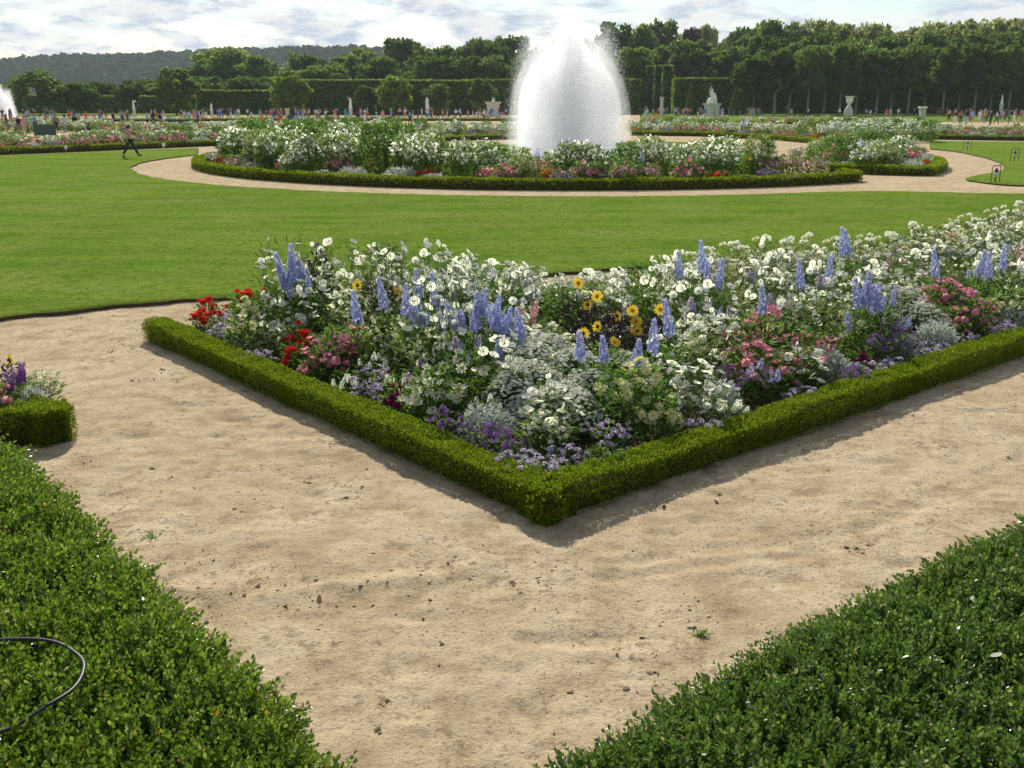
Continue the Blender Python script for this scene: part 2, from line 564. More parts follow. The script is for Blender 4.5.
k = NT('lawn')
p = k.pos()
mpn = k.n('ShaderNodeMapping', {'Vector': p, 'Rotation': (0, 0, R(12))})
mpn.inputs['Scale'].default_value = (0.12, 0.85, 1)
stripe = k.noise(mpn.outputs[0], 1.0, 3, 0.6)
patch = k.noise(p, 0.5, 5, 0.6)
tuft = k.noise(p, 6, 6, 0.8)
blade = k.noise(p, 70, 3, 0.7)
c = k.ramp(stripe, [(0.34, (0.122, 0.208, 0.024)), (0.5, (0.160, 0.252, 0.032)), (0.66, (0.205, 0.290, 0.042))])
c = k.mixc(k.ramp(patch, [(0.42, (0.0,) * 3), (0.66, (0.75,) * 3)]), c, (0.230, 0.285, 0.065))
c = k.mixc(k.ramp(tuft, [(0.36, (0.8,) * 3), (0.52, (0.0,) * 3)]), c, (0.052, 0.100, 0.010))
c = k.mixc(k.ramp(blade, [(0.32, (0.6,) * 3), (0.5, (0.0,) * 3)]), c, (0.045, 0.085, 0.008))
b = k.n('ShaderNodeBump', {'Strength': 0.8, 'Distance': 0.03, 'Height': k.math('ADD', k.math('MULTIPLY', tuft, 0.6), blade)})
pr = k.n('ShaderNodeBsdfPrincipled', {'Base Color': c, 'Roughness': 1.0, 'Specular IOR Level': 0.0, 'Normal': b.outputs[0]})
MATS['lawn'] = k.finish(pr.outputs[0])


def sheet(name, outline, z, mat, label, skirt='soil', jag=0.0, kind='structure'):
    """a flat raised sheet with a cut edge going down to the ground"""
    o = np.asarray(outline, float)
    if jag:
        seg = []
        for a, bb in zip(o, np.roll(o, -1, 0)):
            n = max(1, int(min(np.linalg.norm(bb - a) / 0.18, 200))) if np.linalg.norm(a) < 80 else 1
            for t in np.arange(n) / n:
                seg.append(a + (bb - a) * t)
        o = np.array(seg)
        o = o + np.stack([vnoise(o[:, 0], o[:, 1], 1.9), vnoise(o[:, 1], o[:, 0], 2.3)], 1) * jag * np.minimum(1, 60 / np.hypot(o[:, 0], o[:, 1]))[:, None]
    m = MB()
    n = len(o)
    top = np.column_stack([o, np.full(n, z)])
    bot = np.column_stack([o, np.full(n, -0.03)])
    m.v.append(top)
    m.v.append(bot)
    m.n = 2 * n
    m.f.append((np.arange(n)[None], 0))
    m.f.append((np.array([(i, i + n, (i + 1) % n + n, (i + 1) % n) for i in range(n)]), 1))
    me = m.mesh(name, [mat, skirt])
    ob = obj(name, me)
    tag(ob, label, None, None, kind)
    return ob, o


CEN = np.array((2.3, 53.0))          # middle of the round basin


def arc(r, a0, a1, n=40, c=CEN):
    a = np.radians(np.linspace(a0, a1, n))
    return np.stack([c[0] + r * np.cos(a), c[1] + r * np.sin(a)], 1)


# main lawn: curved near edge, and the ring path cut out of it
near_edge = smooth_line([(-22, 6.0), (-12.5, 10.6), at(0, 322), at(190, 303), at(560, 276), at(880, 246), at(1024, 212), (19, 33.4)], 8)
lower_ring = arc(20.6, 296, 166, 70)
left_far = [at(197, 148.6), at(100, 152.4), at(0, 156.4), (-60, 58)]
lawn_outline = np.vstack([near_edge, [at(1010, 195), at(930, 193.5), at(870, 192.5)], lower_ring[2:], left_far, [(-60, 6.0)]])
lawn, lawn_edge = sheet('lawn', lawn_outline, 0.055, 'lawn', 'mown green lawn curving round the fountain ring', jag=0.22)
# lawn on the right behind the floodlights
rl = smooth_line([at(1030, 187), at(1000, 185.5), at(967, 181), at(975, 177), at(1000, 172), at(1003, 166), at(990, 160), at(960, 153), at(930, 149.5)], 6)
sheet('lawn', np.vstack([rl, [at(930, 141.5), at(1024, 142.5), at(1180, 145), at(1180, 190)]]), 0.06, 'lawn', 'small lawn with floodlights beside the pale path', jag=0.1)
# grass inside the ring and far lawns
sheet('lawn', arc(12.0, 0, 360, 60)[:-1], 0.05, 'lawn', 'grass circle round the fountain basin')
sheet('lawn', [at(480, 145.5), at(640, 141.5), at(760, 145), at(700, 147), at(520, 148)], 0.05, 'lawn', 'strip of grass behind the fountain basin')
sheet('lawn', [at(640, 121.5), at(1200, 122), at(1200, 112.2), at(640, 112.2)], 0.05, 'lawn', 'far lawn before the avenue of trees')

sheet('lawn', [at(-150, 116), at(640, 115), at(640, 112.2), at(-150, 112.2)], 0.05, 'lawn', 'far strip of grass before the tall hedges')

# grass blades near enough to be seen singly, thicker along the cut edge
tri_blade = (np.array([(-0.004, 0, 0), (0.004, 0, 0), (0.0, 0.012, 0.045)]), [(np.array([[0, 1, 2]]), 0)])
leafy('grass_blade', [(0.0, (0.12, 0.185, 0.026)), (0.6, (0.16, 0.225, 0.030)), (1.0, (0.20, 0.235, 0.05))], 0.3, 0.8, 0.0, 0.0)
e = smooth_line(near_edge, 6)
n = 60000
ei = RNG.integers(0, len(e), n)
ed = np.abs(RNG.normal(0, 0.10, n))
gp = e[ei] + RNG.normal(0, 0.10, (n, 2)) + np.array((-0.15, 0.35)) * ed[:, None]
cc = np.column_stack([RNG.uniform(-12, 16, 260000), 10 + 26 * RNG.random(260000) ** 1.5])
gp = np.vstack([gp, cc])
gp = gp[in_poly(gp, lawn_edge)]
gp = gp[(np.abs(gp[:, 0]) < gp[:, 1] * 0.62)]
m = MB()
m.scatter(tri_blade, np.column_stack([gp, np.full(len(gp), 0.05)]), rdir(len(gp), 2.2), RNG.uniform(0.45, 1.1, len(gp)))
tag(obj('grass', m.mesh('grass', 'grass_blade')), 'short mown grass blades of the main lawn', None, None, 'stuff')

# clods, pebbles and a few weeds on the sand
ridge_pts = smooth_line(ridge, 30)
rock = MB()
ico = [(0, 0, 1.0)] + [(math.cos(a) * 0.9, math.sin(a) * 0.9, 0.4) for a in np.arange(5) * 1.2566] + [(math.cos(a + 0.6), math.sin(a + 0.6), -0.3) for a in np.arange(5) * 1.2566]
icof = [(0, 1 + i, 1 + (i + 1) % 5) for i in range(5)] + [(1 + i, 6 + i, 1 + (i + 1) % 5) for i in range(5)] + [(1 + (i + 1) % 5, 6 + i, 6 + (i + 1) % 5) for i in range(5)]
rock_t = (np.array(ico) * np.array((1, 0.85, 0.65)) * 0.5, [(np.array(icof), 0)])
k = NT('clod_earth')
c = k.ramp(k.island(), [(0.0, (0.25, 0.175, 0.105)), (0.45, (0.34, 0.25, 0.155)), (0.9, (0.46, 0.35, 0.23)), (1.0, (0.66, 0.60, 0.5))])
MATS['clod_earth'] = k.finish(k.n('ShaderNodeBsdfPrincipled', {'Base Color': c, 'Roughness': 0.95, 'Specular IOR Level': 0.1}).outputs[0])


def gz(P):
    """height of the sand under points"""
    P = np.asarray(P)
    i = np.clip(np.searchsorted(ys, P[:, 1]), 0, ny - 1)
    j = np.clip(np.searchsorted(xs, P[:, 0]), 0, nx - 1)
    return H[i, j]


m = MB()
pc = np.column_stack([RNG.uniform(-7, 8, 34000), 3 + 12 * RNG.random(34000) ** 1.1])
wgt = vnoise(pc[:, 0], pc[:, 1], 0.9) + vnoise(pc[:, 0], pc[:, 1], 3.0) * 0.7
pc = pc[wgt > 0.02]
sz = RNG.uniform(0.004, 0.013, len(pc))
big_i = RNG.random(len(pc)) < np.where(pc[:, 0] < 0, 0.10, 0.035)
sz[big_i] = 0.014 + 0.036 * RNG.random(big_i.sum()) ** 3
rp = ridge_pts[RNG.integers(0, len(ridge_pts), 260)] + RNG.normal(0, 0.2, (260, 2))
pc = np.vstack([pc, rp])
sz = np.concatenate([sz, 0.005 + 0.03 * RNG.random(260) ** 4])
m.scatter(rock_t, np.column_stack([pc, gz(pc) + sz * 0.06]), rdir(len(pc), 2.5), np.column_stack([sz * RNG.uniform(.9, 1.6, len(pc)), sz * RNG.uniform(0.6, 1.0, len(pc)), sz * RNG.uniform(0.35, .8, len(pc))]))
cl = [(262, 685), (383, 728), (382, 702), (570, 690), (648, 672), (620, 690), (205, 608), (345, 497), (305, 482), (362, 488), (340, 572), (418, 568), (430, 586), (683, 606), (870, 545), (850, 548), (700, 600), (770, 588), (240, 512), (515, 585), (118, 448), (150, 470), (92, 463), (170, 480), (195, 488), (548, 585), (555, 612), (655, 620), (690, 628), (640, 650), (655, 655)]
cp = np.array([at(*q) for q in cl])
cs = RNG.uniform(0.03, 0.06, len(cp))
for q in range(3):
    pp = cp + RNG.normal(0, 0.02, cp.shape)
    m.scatter(rock_t, np.column_stack([pp, gz(pp) + cs * 0.05]), rdir(len(cp), 2.5), np.column_stack([cs, cs * 0.8, cs * 0.5]) * (0.9 - 0.25 * q))
tag(obj('gravel', m.mesh('gravel', 'clod_earth')), 'loose earth clods and pebbles lying on the sand', None, None, 'stuff')

leaf4 = lambda L, W, cup=0.15, curl=0.0: (np.array([(0, 0, 0), (-W / 2, cup * W, 0.45 * L), (0, curl * L, L), (W / 2, cup * W, 0.45 * L)]), [(np.array([[0, 1, 2], [0, 2, 3]]), 0)])
for px, py, lab in ((700, 636, 'tiny weed tuft on the sand before the right hedge'), (151, 537, 'tiny weed tuft on the sand near the left hedge')):
    m = MB()
    q = at(px, py)
    npts = 60
    o = np.column_stack([RNG.normal(0, 0.018, (npts, 2)), np.zeros(npts)])
    d = rdir(npts, 0.9)
    d[:, 2] = np.abs(d[:, 2])
    m.scatter(leaf4(0.06, 0.008), o, d, RNG.uniform(0.5, 1.1, npts))
    tag(obj('weed', m.mesh('weed', 'green_leaf'), None, (q[0], q[1], float(gz([q])[0]))), lab, 'weed')

# ------------------------------------------------------------------ hedges
# a glossy box leaf with a midrib, and sprigs of them
L, W = 0.023, 0.0135
box_leaf_v = np.array([(0, 0, 0), (-W * .42, .002, L * .3), (0, 0, L * .3), (W * .42, .002, L * .3), (-W * .45, .0025, L * .68), (0, .0008, L * .68), (W * .45, .0025, L * .68), (0, .001, L)])
box_leaf_f = [(np.array([[0, 2, 1], [0, 3, 2], [4, 5, 7], [5, 6, 7]]), 0), (np.array([[1, 2, 5, 4], [2, 3, 6, 5]]), 0)]
BOX_LEAF = (box_leaf_v, box_leaf_f)


def sprig(n_pairs=6, length=0.07, s=1.0, open_=0.9):
    b = MB()
    pos, dr, sc = [], [], []
    for i in range(n_pairs):
        t = i / (n_pairs - 1)
        for kk in range(2):
            a = i * 1.571 + kk * math.pi + RNG.normal(0, 0.25)
            el = open_ * (1 - 0.55 * t) + RNG.normal(0, 0.15)
            pos.append((0, 0, length * t))
            dr.append((math.cos(a) * math.sin(el), math.sin(a) * math.sin(el), math.cos(el)))
            sc.append(s * (1.0 - 0.35 * t) * RNG.uniform(0.8, 1.15))
    # leaf faces look up and out: turn each so its upper side faces the tip of the sprig
    B = MB()
    B.scatter(BOX_LEAF, pos, dr, sc, RNG.choice([math.pi / 2 * 2, 0], len(pos)) + RNG.normal(0, 0.5, len(pos)))
    v = np.concatenate(B.v)
    f3 = np.concatenate([f for f, mm in B.f if f.shape[1] == 3])
    f4 = np.concatenate([f for f, mm in B.f if f.shape[1] == 4])
    return v, [(f3, 0), (f4, 0)]


def hedge_box(outline_top, h, core_mat='twig'):
    pass


def fg_hedge(far_a, far_b, width, ztop, leaf, label, seed_n, side, sprigs):
    """a deep clipped box hedge; far_a -> far_b is its path-side top edge"""
    a, bb = np.array(far_a, float), np.array(far_b, float)
    d = bb - a
    Ln = np.linalg.norm(d)
    d /= Ln
    nrm = np.array((d[1], -d[0])) * side         # away from the path
    root = thing('box_hedge', label, 'hedge', (a[0], a[1], 0))
    core = MB()
    nu, nv = int(Ln / 0.12), 14
    U, Vv = np.meshgrid(np.linspace(0, Ln, nu), np.linspace(0.05, width, nv))
    P = d[None, None] * U[..., None] + nrm[None, None] * Vv[..., None]
    Z = ztop - 0.075 + vnoise(P[..., 0] + a[0], P[..., 1] + a[1], 3.0) * 0.05
    ii = np.arange(nu * nv).reshape(nv, nu)
    core.add(np.column_stack([P.reshape(-1, 2), Z.ravel()]), np.stack([ii[:-1, :-1].ravel(), ii[:-1, 1:].ravel(), ii[1:, 1:].ravel(), ii[1:, :-1].ravel()], 1))
    for vv in (0.05, width):
        e0 = d[None] * np.linspace(0, Ln, 2)[:, None] + nrm[None] * vv
        core.add(np.vstack([np.column_stack([e0, [0, 0]]), np.column_stack([e0, [ztop - 0.06] * 2])]), [(0, 1, 3, 2)])
    obj('branches', core.mesh('branches', 'hedge_core'), root)
    m = MB()
    tpls = [sprig(RNG.integers(5, 8), RNG.uniform(0.07, 0.12), RNG.uniform(1.3, 1.9), RNG.uniform(0.75, 1.1)) for _ in range(6)]
    area = Ln * (width + 0.55)
    for tp in tpls:
        n = int(area * sprigs / len(tpls))
        u = RNG.uniform(0, Ln, n)
        w = RNG.uniform(-0.62, width, n)            # below zero wraps down the path side
        top = w > 0
        edge_wob = vnoise(a[0] + d[0] * u, a[1] + d[1] * u, 2.2) * 0.10 + vnoise(a[1] + d[1] * u, a[0] + d[0] * u, 7) * 0.06
        off = np.where(top, w, 0.02) + np.where(top, 0, RNG.normal(0, 0.025, n)) + edge_wob * np.exp(-np.maximum(w, 0) / 0.15)
        P = d[None] * u[:, None] + nrm[None] * off[:, None]
        wx, wy = P[:, 0] + a[0], P[:, 1] + a[1]
        bump = vnoise(wx, wy, 2.8) * 0.07 + vnoise(wx, wy, 9) * 0.045
        z = np.where(top, ztop - 0.07 + bump + RNG.normal(0, 0.012, n) - 0.05 * np.exp(-np.maximum(w, 0) / 0.06), ztop - 0.06 + w * 1.05)
        dirs = rdir(n, 1.5, 0.55)
        dirs[~top] += np.append(-nrm, 0)[None] * 1.6
        lean = np.exp(-np.maximum(w, 0) / 0.08)
        dirs += np.append(-nrm, 0)[None] * lean[:, None] * 0.5
        m.scatter(tp, np.column_stack([P, z]), dirs, RNG.uniform(0.75, 1.2, n))
    obj('foliage', m.mesh('foliage', leaf), root)
    return root


ZT = 0.70
fgl_a, fgl_b = at(330, 775, ZT), at(-150, 300, ZT)
fgl_dir = at(0, 442, ZT) - at(330, 770, ZT)
fgl_dir /= np.linalg.norm(fgl_dir)
fgr_dir = at(1024, 517, ZT) - at(540, 770, ZT)
fgr_dir /= np.linalg.norm(fgr_dir)
la = at(330, 770, ZT) - fgl_dir * 0.25
ra = at(540, 770, ZT) - fgr_dir * 0.25
la = la - np.array((fgl_dir[1], -fgl_dir[0])) * 0.03
ra = ra + np.array((fgr_dir[1], -fgr_dir[0])) * 0.01
fg_hedge(la, la + fgl_dir * 6.3, 1.5, ZT, 'box_leaf_near', 'bright green box hedge with a black hose loop lying on it', 1, -1, 1600)
fg_hedge(ra, ra + fgr_dir * 5.6, 1.7, ZT, 'box_leaf_dark', 'dark green clipped box hedge with fallen petals on top', 2, 1, 1600)

# black hose loop on the left hedge
hp = []
for px, py in ((-60, 660), (-20, 643), (20, 639), (55, 642), (78, 655), (84, 668), (74, 688), (45, 707), (10, 721), (-25, 729), (-60, 735)):
    q = at(px, py, ZT + 0.075)
    hp.append((q[0], q[1], ZT + 0.075 - (0.03 if px < 30 and py > 700 else 0)))
hp = smooth_line(hp, 6)
m = MB()
m.tube(hp, 0.0075, 10)
tag(obj('hose', m.mesh('hose', 'hose_rubber', True)), 'black rubber hose loop lying on the bright left hedge', 'hose')

# fallen petals on the right hedge
for i, (px, py, s, lab) in enumerate(((1003, 571, 1.0, 'cream fallen petal on the dark hedge nearest its far edge'), (996, 656, 1.2, 'cream crumpled fallen petal lowest on the dark hedge'), (937, 661, 0.8, 'narrow pale petal lodged upright in the dark hedge'), (972, 599, 0.8, 'small white petal among the dark hedge leaves'), (981, 556, 0.6, 'tiny white petal near the dark hedge rim'))):
    q = at(px, py, ZT + 0.04)
    m = MB()
    g5 = np.array([(x, y, 0.25 * x * x * 40 + 0.12 * y) for y in np.linspace(-0.02, 0.02, 5) for x in np.linspace(-0.011, 0.011, 3)]) * s
    g5[:, 0] *= np.repeat([0.5, 0.9, 1.0, 0.85, 0.3], 3)
    m.add(g5, [(r * 3 + cc_, r * 3 + cc_ + 1, r * 3 + cc_ + 4, r * 3 + cc_ + 3) for r in range(4) for cc_ in range(2)])
    o = obj('petal', m.mesh('petal', 'cream_petal', True), None, (q[0], q[1], ZT + 0.045))
    o.rotation_euler = (RNG.uniform(-.5, .2), RNG.uniform(-.5, .5), RNG.uniform(0, 6))
    tag(o, lab, 'petal', 'petals fallen on the hedge')


def border_hedge(line, w, h, label, leaf_tpl, per_m2, leaf='box_leaf_lime', clump=None, group=None, sharp=False):
    """a low clipped edging hedge along a line given by its middle; sharp = straight runs that meet in square corners"""
    line = np.asarray(line, float)
    org = line[0].copy()
    root = thing('border_hedge', label, 'hedge', (org[0], org[1], 0), group=group)
    core, m = MB(), MB()
    pieces = [line]
    if sharp:
        pieces = []
        for q, (a, b2) in enumerate(zip(line[:-1], line[1:])):
            d = (b2 - a) / np.linalg.norm(b2 - a)
            pieces.append(np.array([a - d * (w / 2 if q > 0 else 0), b2 + d * (w / 2 if q < len(line) - 2 else 0)]))
    k_ = h / 0.32
    for pc_ in pieces:
        seg = np.linalg.norm(np.diff(pc_, axis=0), axis=1)
        cum = np.concatenate([[0], np.cumsum(seg)])
        Ln = cum[-1]
        s = np.linspace(0, Ln, max(2, int(Ln / max(0.15, h * 0.5))))
        P = np.column_stack([np.interp(s, cum, pc_[:, 0]), np.interp(s, cum, pc_[:, 1])])
        T = np.gradient(P, axis=0)
        T /= np.linalg.norm(T, axis=1, keepdims=True)
        N = np.column_stack([-T[:, 1], T[:, 0]])
        prof = [(-0.33, 0.0), (-0.36, 0.5), (-0.34, 0.82), (0.34, 0.82), (0.36, 0.5), (0.33, 0.0)]
        Pc = P.copy()
        Pc[0] += T[0] * .06 * w
        Pc[-1] -= T[-1] * .06 * w
        npp = len(P)
        V = np.concatenate([np.column_stack([Pc + N * (a * w) - org, np.full(npp, z * h)]) for a, z in prof])
        core.add(V, [(q * npp + i, q * npp + i + 1, (q + 1) * npp + i + 1, (q + 1) * npp + i) for q in range(len(prof) - 1) for i in range(npp - 1)])
        core.f.append((np.array([[q * npp for q in range(len(prof))], [q * npp + npp - 1 for q in range(len(prof))][::-1]]) + core.n - len(V), 0))
        per = 2 * h + w
        n = int(Ln * per * per_m2)
        ss = RNG.uniform(0, Ln, n)
        q = RNG.uniform(0, per, n)
        cx = np.column_stack([np.interp(ss, cum, pc_[:, 0]), np.interp(ss, cum, pc_[:, 1])])
        tx = np.column_stack([np.interp(ss, s, T[:, 0]), np.interp(ss, s, T[:, 1])])
        tx /= np.linalg.norm(tx, axis=1, keepdims=True)
        nx_ = np.column_stack([-tx[:, 1], tx[:, 0]])
        sideA, sideB = q < h, q > h + w
        top = ~(sideA | sideB)
        off = np.where(sideA, -w / 2, np.where(sideB, w / 2, q - h - w / 2))
        z = np.where(sideA, q, np.where(sideB, per - q, h))
        wx_, wy_ = cx[:, 0] + nx_[:, 0] * off, cx[:, 1] + nx_[:, 1] * off
        wob = (vnoise(wx_, wy_, 1.3) * 0.07 + vnoise(wy_, wx_, 4.2) * 0.05 + vnoise(wx_, wy_, 13) * 0.035) * k_
        jit = RNG.normal(0, 0.014 * k_, n)
        edge = np.clip((np.abs(off) / (w / 2) - 0.8) / 0.2, 0, 1)
        z = z + np.where(top, wob + jit - edge ** 2 * 0.07 * h, 0)
        ragged = vnoise(ss, ss * 0 + org[0], 9) * 0.12 + 0.12
        off = off + np.where(top, 0, np.sign(off) * (wob * .7 + jit - (np.clip(z / h - 0.85, 0, 1) / 0.15) * 0.04 * w - np.clip(ragged - z / h, 0, 1) * 0.5 * w))
        pos = np.column_stack([cx + nx_ * off[:, None] - org, z])
        dirs = rdir(n, 0.0, 0.7)
        dirs += np.where(top[:, None], np.array((0, 0, 1.3))[None], np.column_stack([nx_ * np.sign(off)[:, None], np.full(n, 0.7)]))
        keep_ = top | (RNG.random(n) < 0.30 + 0.55 * z / h + 0.5 * vnoise(wx_, wy_, 5))
        m.scatter(leaf_tpl, pos[keep_], dirs[keep_], RNG.uniform(0.6, 1.25, keep_.sum()))
        for e0, td in ((pc_[0], -T[0]), (pc_[-1], T[-1])):
            ne = int(w * h * per_m2 * 1.2)
            oo = RNG.uniform(-w / 2, w / 2, ne)
            zz = RNG.uniform(0, h, ne)
            nn = np.array((-td[1], td[0]))
            pp = e0 - org + nn[None] * oo[:, None] + td[None] * RNG.normal(-0.01, 0.014 * k_, ne)[:, None]
            dd = rdir(ne, 0.5, 0.7) + np.append(td, 0)[None]
            m.scatter(leaf_tpl, np.column_stack([pp, zz]), dd, RNG.uniform(0.6, 1.25, ne))
    obj('branches', core.mesh('branches', 'twig_green'), root)
    if clump is not None:
        c0, rad, nn = clump
        dd = rdir(nn, 0.0)
        pp = np.column_stack([np.tile(np.asarray(c0[:2]) - org, (nn, 1)), np.full(nn, c0[2])]) + dd * rad * RNG.uniform(0.6, 1.1, (nn, 1)) * (1 + .25 * vnoise(dd[:, 0] * 3, dd[:, 2] * 3, 1.3))[:, None]
        pp[:, 2] = np.maximum(pp[:, 2], 0.01)
        m.scatter(leaf_tpl, pp, dd + rdir(nn, 0.5, 0.5), RNG.uniform(0.9, 1.6, nn))
    obj('foliage', m.mesh('foliage', leaf), root)
    return root


# near bed
BC = np.array(at(545, 527))
BL = np.array(at(140, 338))
ul = (BL - BC) / np.linalg.norm(BL - BC)
ur = np.array((-ul[1], ul[0])) * -1 if (-ul[1]) < 0 else np.array((-ul[1], ul[0]))
ur = np.array((ul[1], -ul[0]))
HW, HH = 0.31, 0.245
inn = (ul + ur)                       # towards the bed's inside
cc0 = BC + inn * HW / 2
cl0 = BL + ur * HW / 2 + ul * 0.0
back = np.array([(-4.55, 13.25), (-1.6, 14.2), (1.2, 15.0), (4.5, 16.3), (7.6, 18.3), (11, 21.3), (14.2, 24.8)])
border_hedge(smooth_line(back, 6)[2:-1], 0.36, 0.28, 'hidden rear edging hedge of the big corner flower bed', leaf4(0.03, 0.018), 1500)
turn = [cl0 + ur * 0.9 + np.array((0.15, 0.12)), cl0 + ur * 0.12]
border_hedge(np.vstack([np.array([cl0 + ur * 0.75 + ul * 0.03]), [cl0 + ul * -0.19], [cl0 + (cc0 - cl0) * 0.5], [cc0], [cc0 + ur * 5], [cc0 + ur * 17]])[1:],
             HW, HH, 'lime green edging hedge meeting in a corner round the big flower bed', leaf4(0.019, 0.0115), 17500,
             clump=((BC[0] + 0.02, BC[1] + 0.10, 0.13), 0.15, 1900), sharp=True)
bed_in = np.vstack([[cc0 + inn * 0.22], [cl0 + ur * 0.24], back + np.array((0.05, -0.15)), [cc0 + ur * 17 + ul * 0.24]])
sheet('soil', np.vstack([[cc0], [cl0], back, [cc0 + ur * 17]]), 0.035, 'soil', 'dark flower bed soil', 'soil', 0.0)

# small bed at the left edge of the picture
s0 = at(78, 440)
sl_ = np.array((-0.90, -0.42)); sl_ /= np.linalg.norm(sl_)
sb_ = at(0, 388, 0.32) - at(78, 410, 0.32); sb_ /= np.linalg.norm(sb_)
smc = s0 + (sl_ + sb_) * 0.17
border_hedge(np.vstack([[smc + sl_ * 2.2], [smc], [smc + sb_ * 4.0]]), 0.38, 0.32, 'lime green edging hedge round the small bed at the left', leaf4(0.019, 0.0115), 17500, sharp=True)
small_in = np.array([smc + (sl_ + sb_) * 0.3, smc + sl_ * 2.2 + sb_ * 0.3, smc + sl_ * 2.2 + sb_ * 3.6, smc + sb_ * 4.0 + sl_ * 0.3])
sheet('soil', small_in, 0.03, 'soil', 'dark soil of the small bed', 'soil')

# ------------------------------------------------------------------ far hill, woods, clipped hedges and trees
def hill():
    nx2, ny2 = 420, 60
    gx = np.linspace(-1500, 700, nx2)
    gy = np.linspace(900, 1500, ny2)
    X2, Y2 = np.meshgrid(gx, gy)
    ridge_px = np.array([-500, 0, 60, 150, 250, 330, 380, 430, 520, 700, 1100])
    ridge_py = np.array([66, 64, 61, 58, 53, 51.5, 52, 56, 66, 76, 86])
    px = 512 + FPX * X2 / (Y2 * CP)
    top = np.array([far(512, q, 1.0)[1] - CAMH for q in np.interp(px, ridge_px, ridge_py).ravel()]).reshape(X2.shape)
    zr = 1350 * top + CAMH
    t = np.clip((Y2 - 900) / 450, 0, 1)
    Z2 = zr * (t * t * (3 - 2 * t)) * 0.97
    base = Z2.copy()
    # wooded cover: rounded crowns
    rngl = np.random.default_rng(5)
    for fr, am in ((1 / 60, 9), (1 / 22, 6), (1 / 10, 5)):
        Z2 = Z2 + np.abs(vnoise(X2, Y2 * 1.3, fr)) * am * np.clip(t * 4, 0, 1)
    return X2, Y2, base, Z2, nx2, ny2


def grid_mesh(name, X2, Y2, Z2, mat):
    b = MB()
    ny2, nx2 = X2.shape
    ii = np.arange(nx2 * ny2).reshape(ny2, nx2)
    b.add(np.stack([X2.ravel(), Y2.ravel(), Z2.ravel()], 1), np.stack([ii[:-1, :-1].ravel(), ii[:-1, 1:].ravel(), ii[1:, 1:].ravel(), ii[1:, :-1].ravel()], 1))
    return b.mesh(name, mat, True)


X2, Y2, Zb, Zc, _, _ = hill()
tag(obj('hill', grid_mesh('hill', X2, Y2, Zb - 4, 'soil')), 'long low hill on the horizon', None, None, 'structure')
m = MB()
n = 42000
ii_ = RNG.integers(0, X2.shape[0] - 1, n)
jj_ = RNG.integers(0, X2.shape[1] - 1, n)
t_ = (X2[0, 1] - X2[0, 0], Y2[1, 0] - Y2[0, 0])
qx = X2[ii_, jj_] + RNG.uniform(0, t_[0], n)
qy = Y2[ii_, jj_] + RNG.uniform(0, t_[1], n)
clus = vnoise(qx, qy, 1 / 14)
qz = Zc[ii_, jj_] + clus * 7
clump_t = (np.array([(-1, -0.5, 0), (0.2, -1, 0.3), (1, 0.1, 0), (0, 0.9, 0.4), (0, 0, 1.0)]) * 0.5, [(np.array([[0, 1, 4], [1, 2, 4], [2, 3, 4], [3, 0, 4]]), 0)])
m.scatter(clump_t, np.stack([qx, qy, qz], 1), rdir(n, 0.8), RNG.uniform(5, 10, n))
me = m.mesh('forest', 'forest_leaf')
tag(obj('forest', me), 'dark wood covering the far hill', None, None, 'stuff')


def crown_mesh(seed, kind, mat, n_clump=46, n_leaf=70, leaf=0.42, gap=0.0):
    """a unit crown (about 1 wide, 1 high, base at z=0) of leaf clumps"""
    rg = np.random.default_rng(seed)
    b = MB()
    cs = []
    while len(cs) < n_clump:
        q = rg.uniform(-1, 1, 3)
        z = (q[2] + 1) / 2
        if kind == 'ball':
            lim = math.sqrt(max(0, 1 - (2 * z - 1) ** 2))
        elif kind == 'tall':
            lim = (0.72 + 0.28 * math.sin(z * 3.1)) * (1 - max(0, z - 0.7) ** 2 * 8)
        elif kind == 'box':
            lim = 1.0 - max(0, z - 0.8) * 1.6
        elif kind == 'cone':
            lim = (1 - z) * 0.95 + 0.05
        else:
            lim = math.sqrt(max(0, 1 - (1.15 * z - 0.35) ** 2)) * (0.85 + 0.15 * math.sin(7 * math.atan2(q[1], q[0]) + seed))
        rr = math.hypot(q[0], q[1])
        if rr < lim and (rr > lim * 0.45 or z > 0.65):
            cs.append((q[0] * 0.5, q[1] * 0.5, z))
    cs = np.array(cs)
    crad = rg.uniform(0.09, 0.17, n_clump) * (1.0 if kind != 'cone' else 0.6)
    P = np.repeat(cs, n_leaf, 0)
    d = rg.normal(size=P.shape)
    d /= np.linalg.norm(d, axis=1, keepdims=True)
    P = P + d * (np.repeat(crad, n_leaf) * rg.uniform(0.55, 1.05, len(P)))[:, None] * np.array((1, 1, 0.8))
    P[:, 2] = np.clip(P[:, 2], 0.0, None)
    q4 = (np.array([(-0.5, 0, 0), (0, -0.18, 0.5), (0.5, 0, 0.05), (0.05, 0.16, -0.5)]) * 0.075, [(np.array([[0, 1, 3], [1, 2, 3]]), 0)])
    b.scatter(q4, P, d + rg.normal(size=P.shape) * 0.7, rg.uniform(0.6, 1.3, len(P)) * leaf / 0.42)
    return b.mesh('crown', mat)


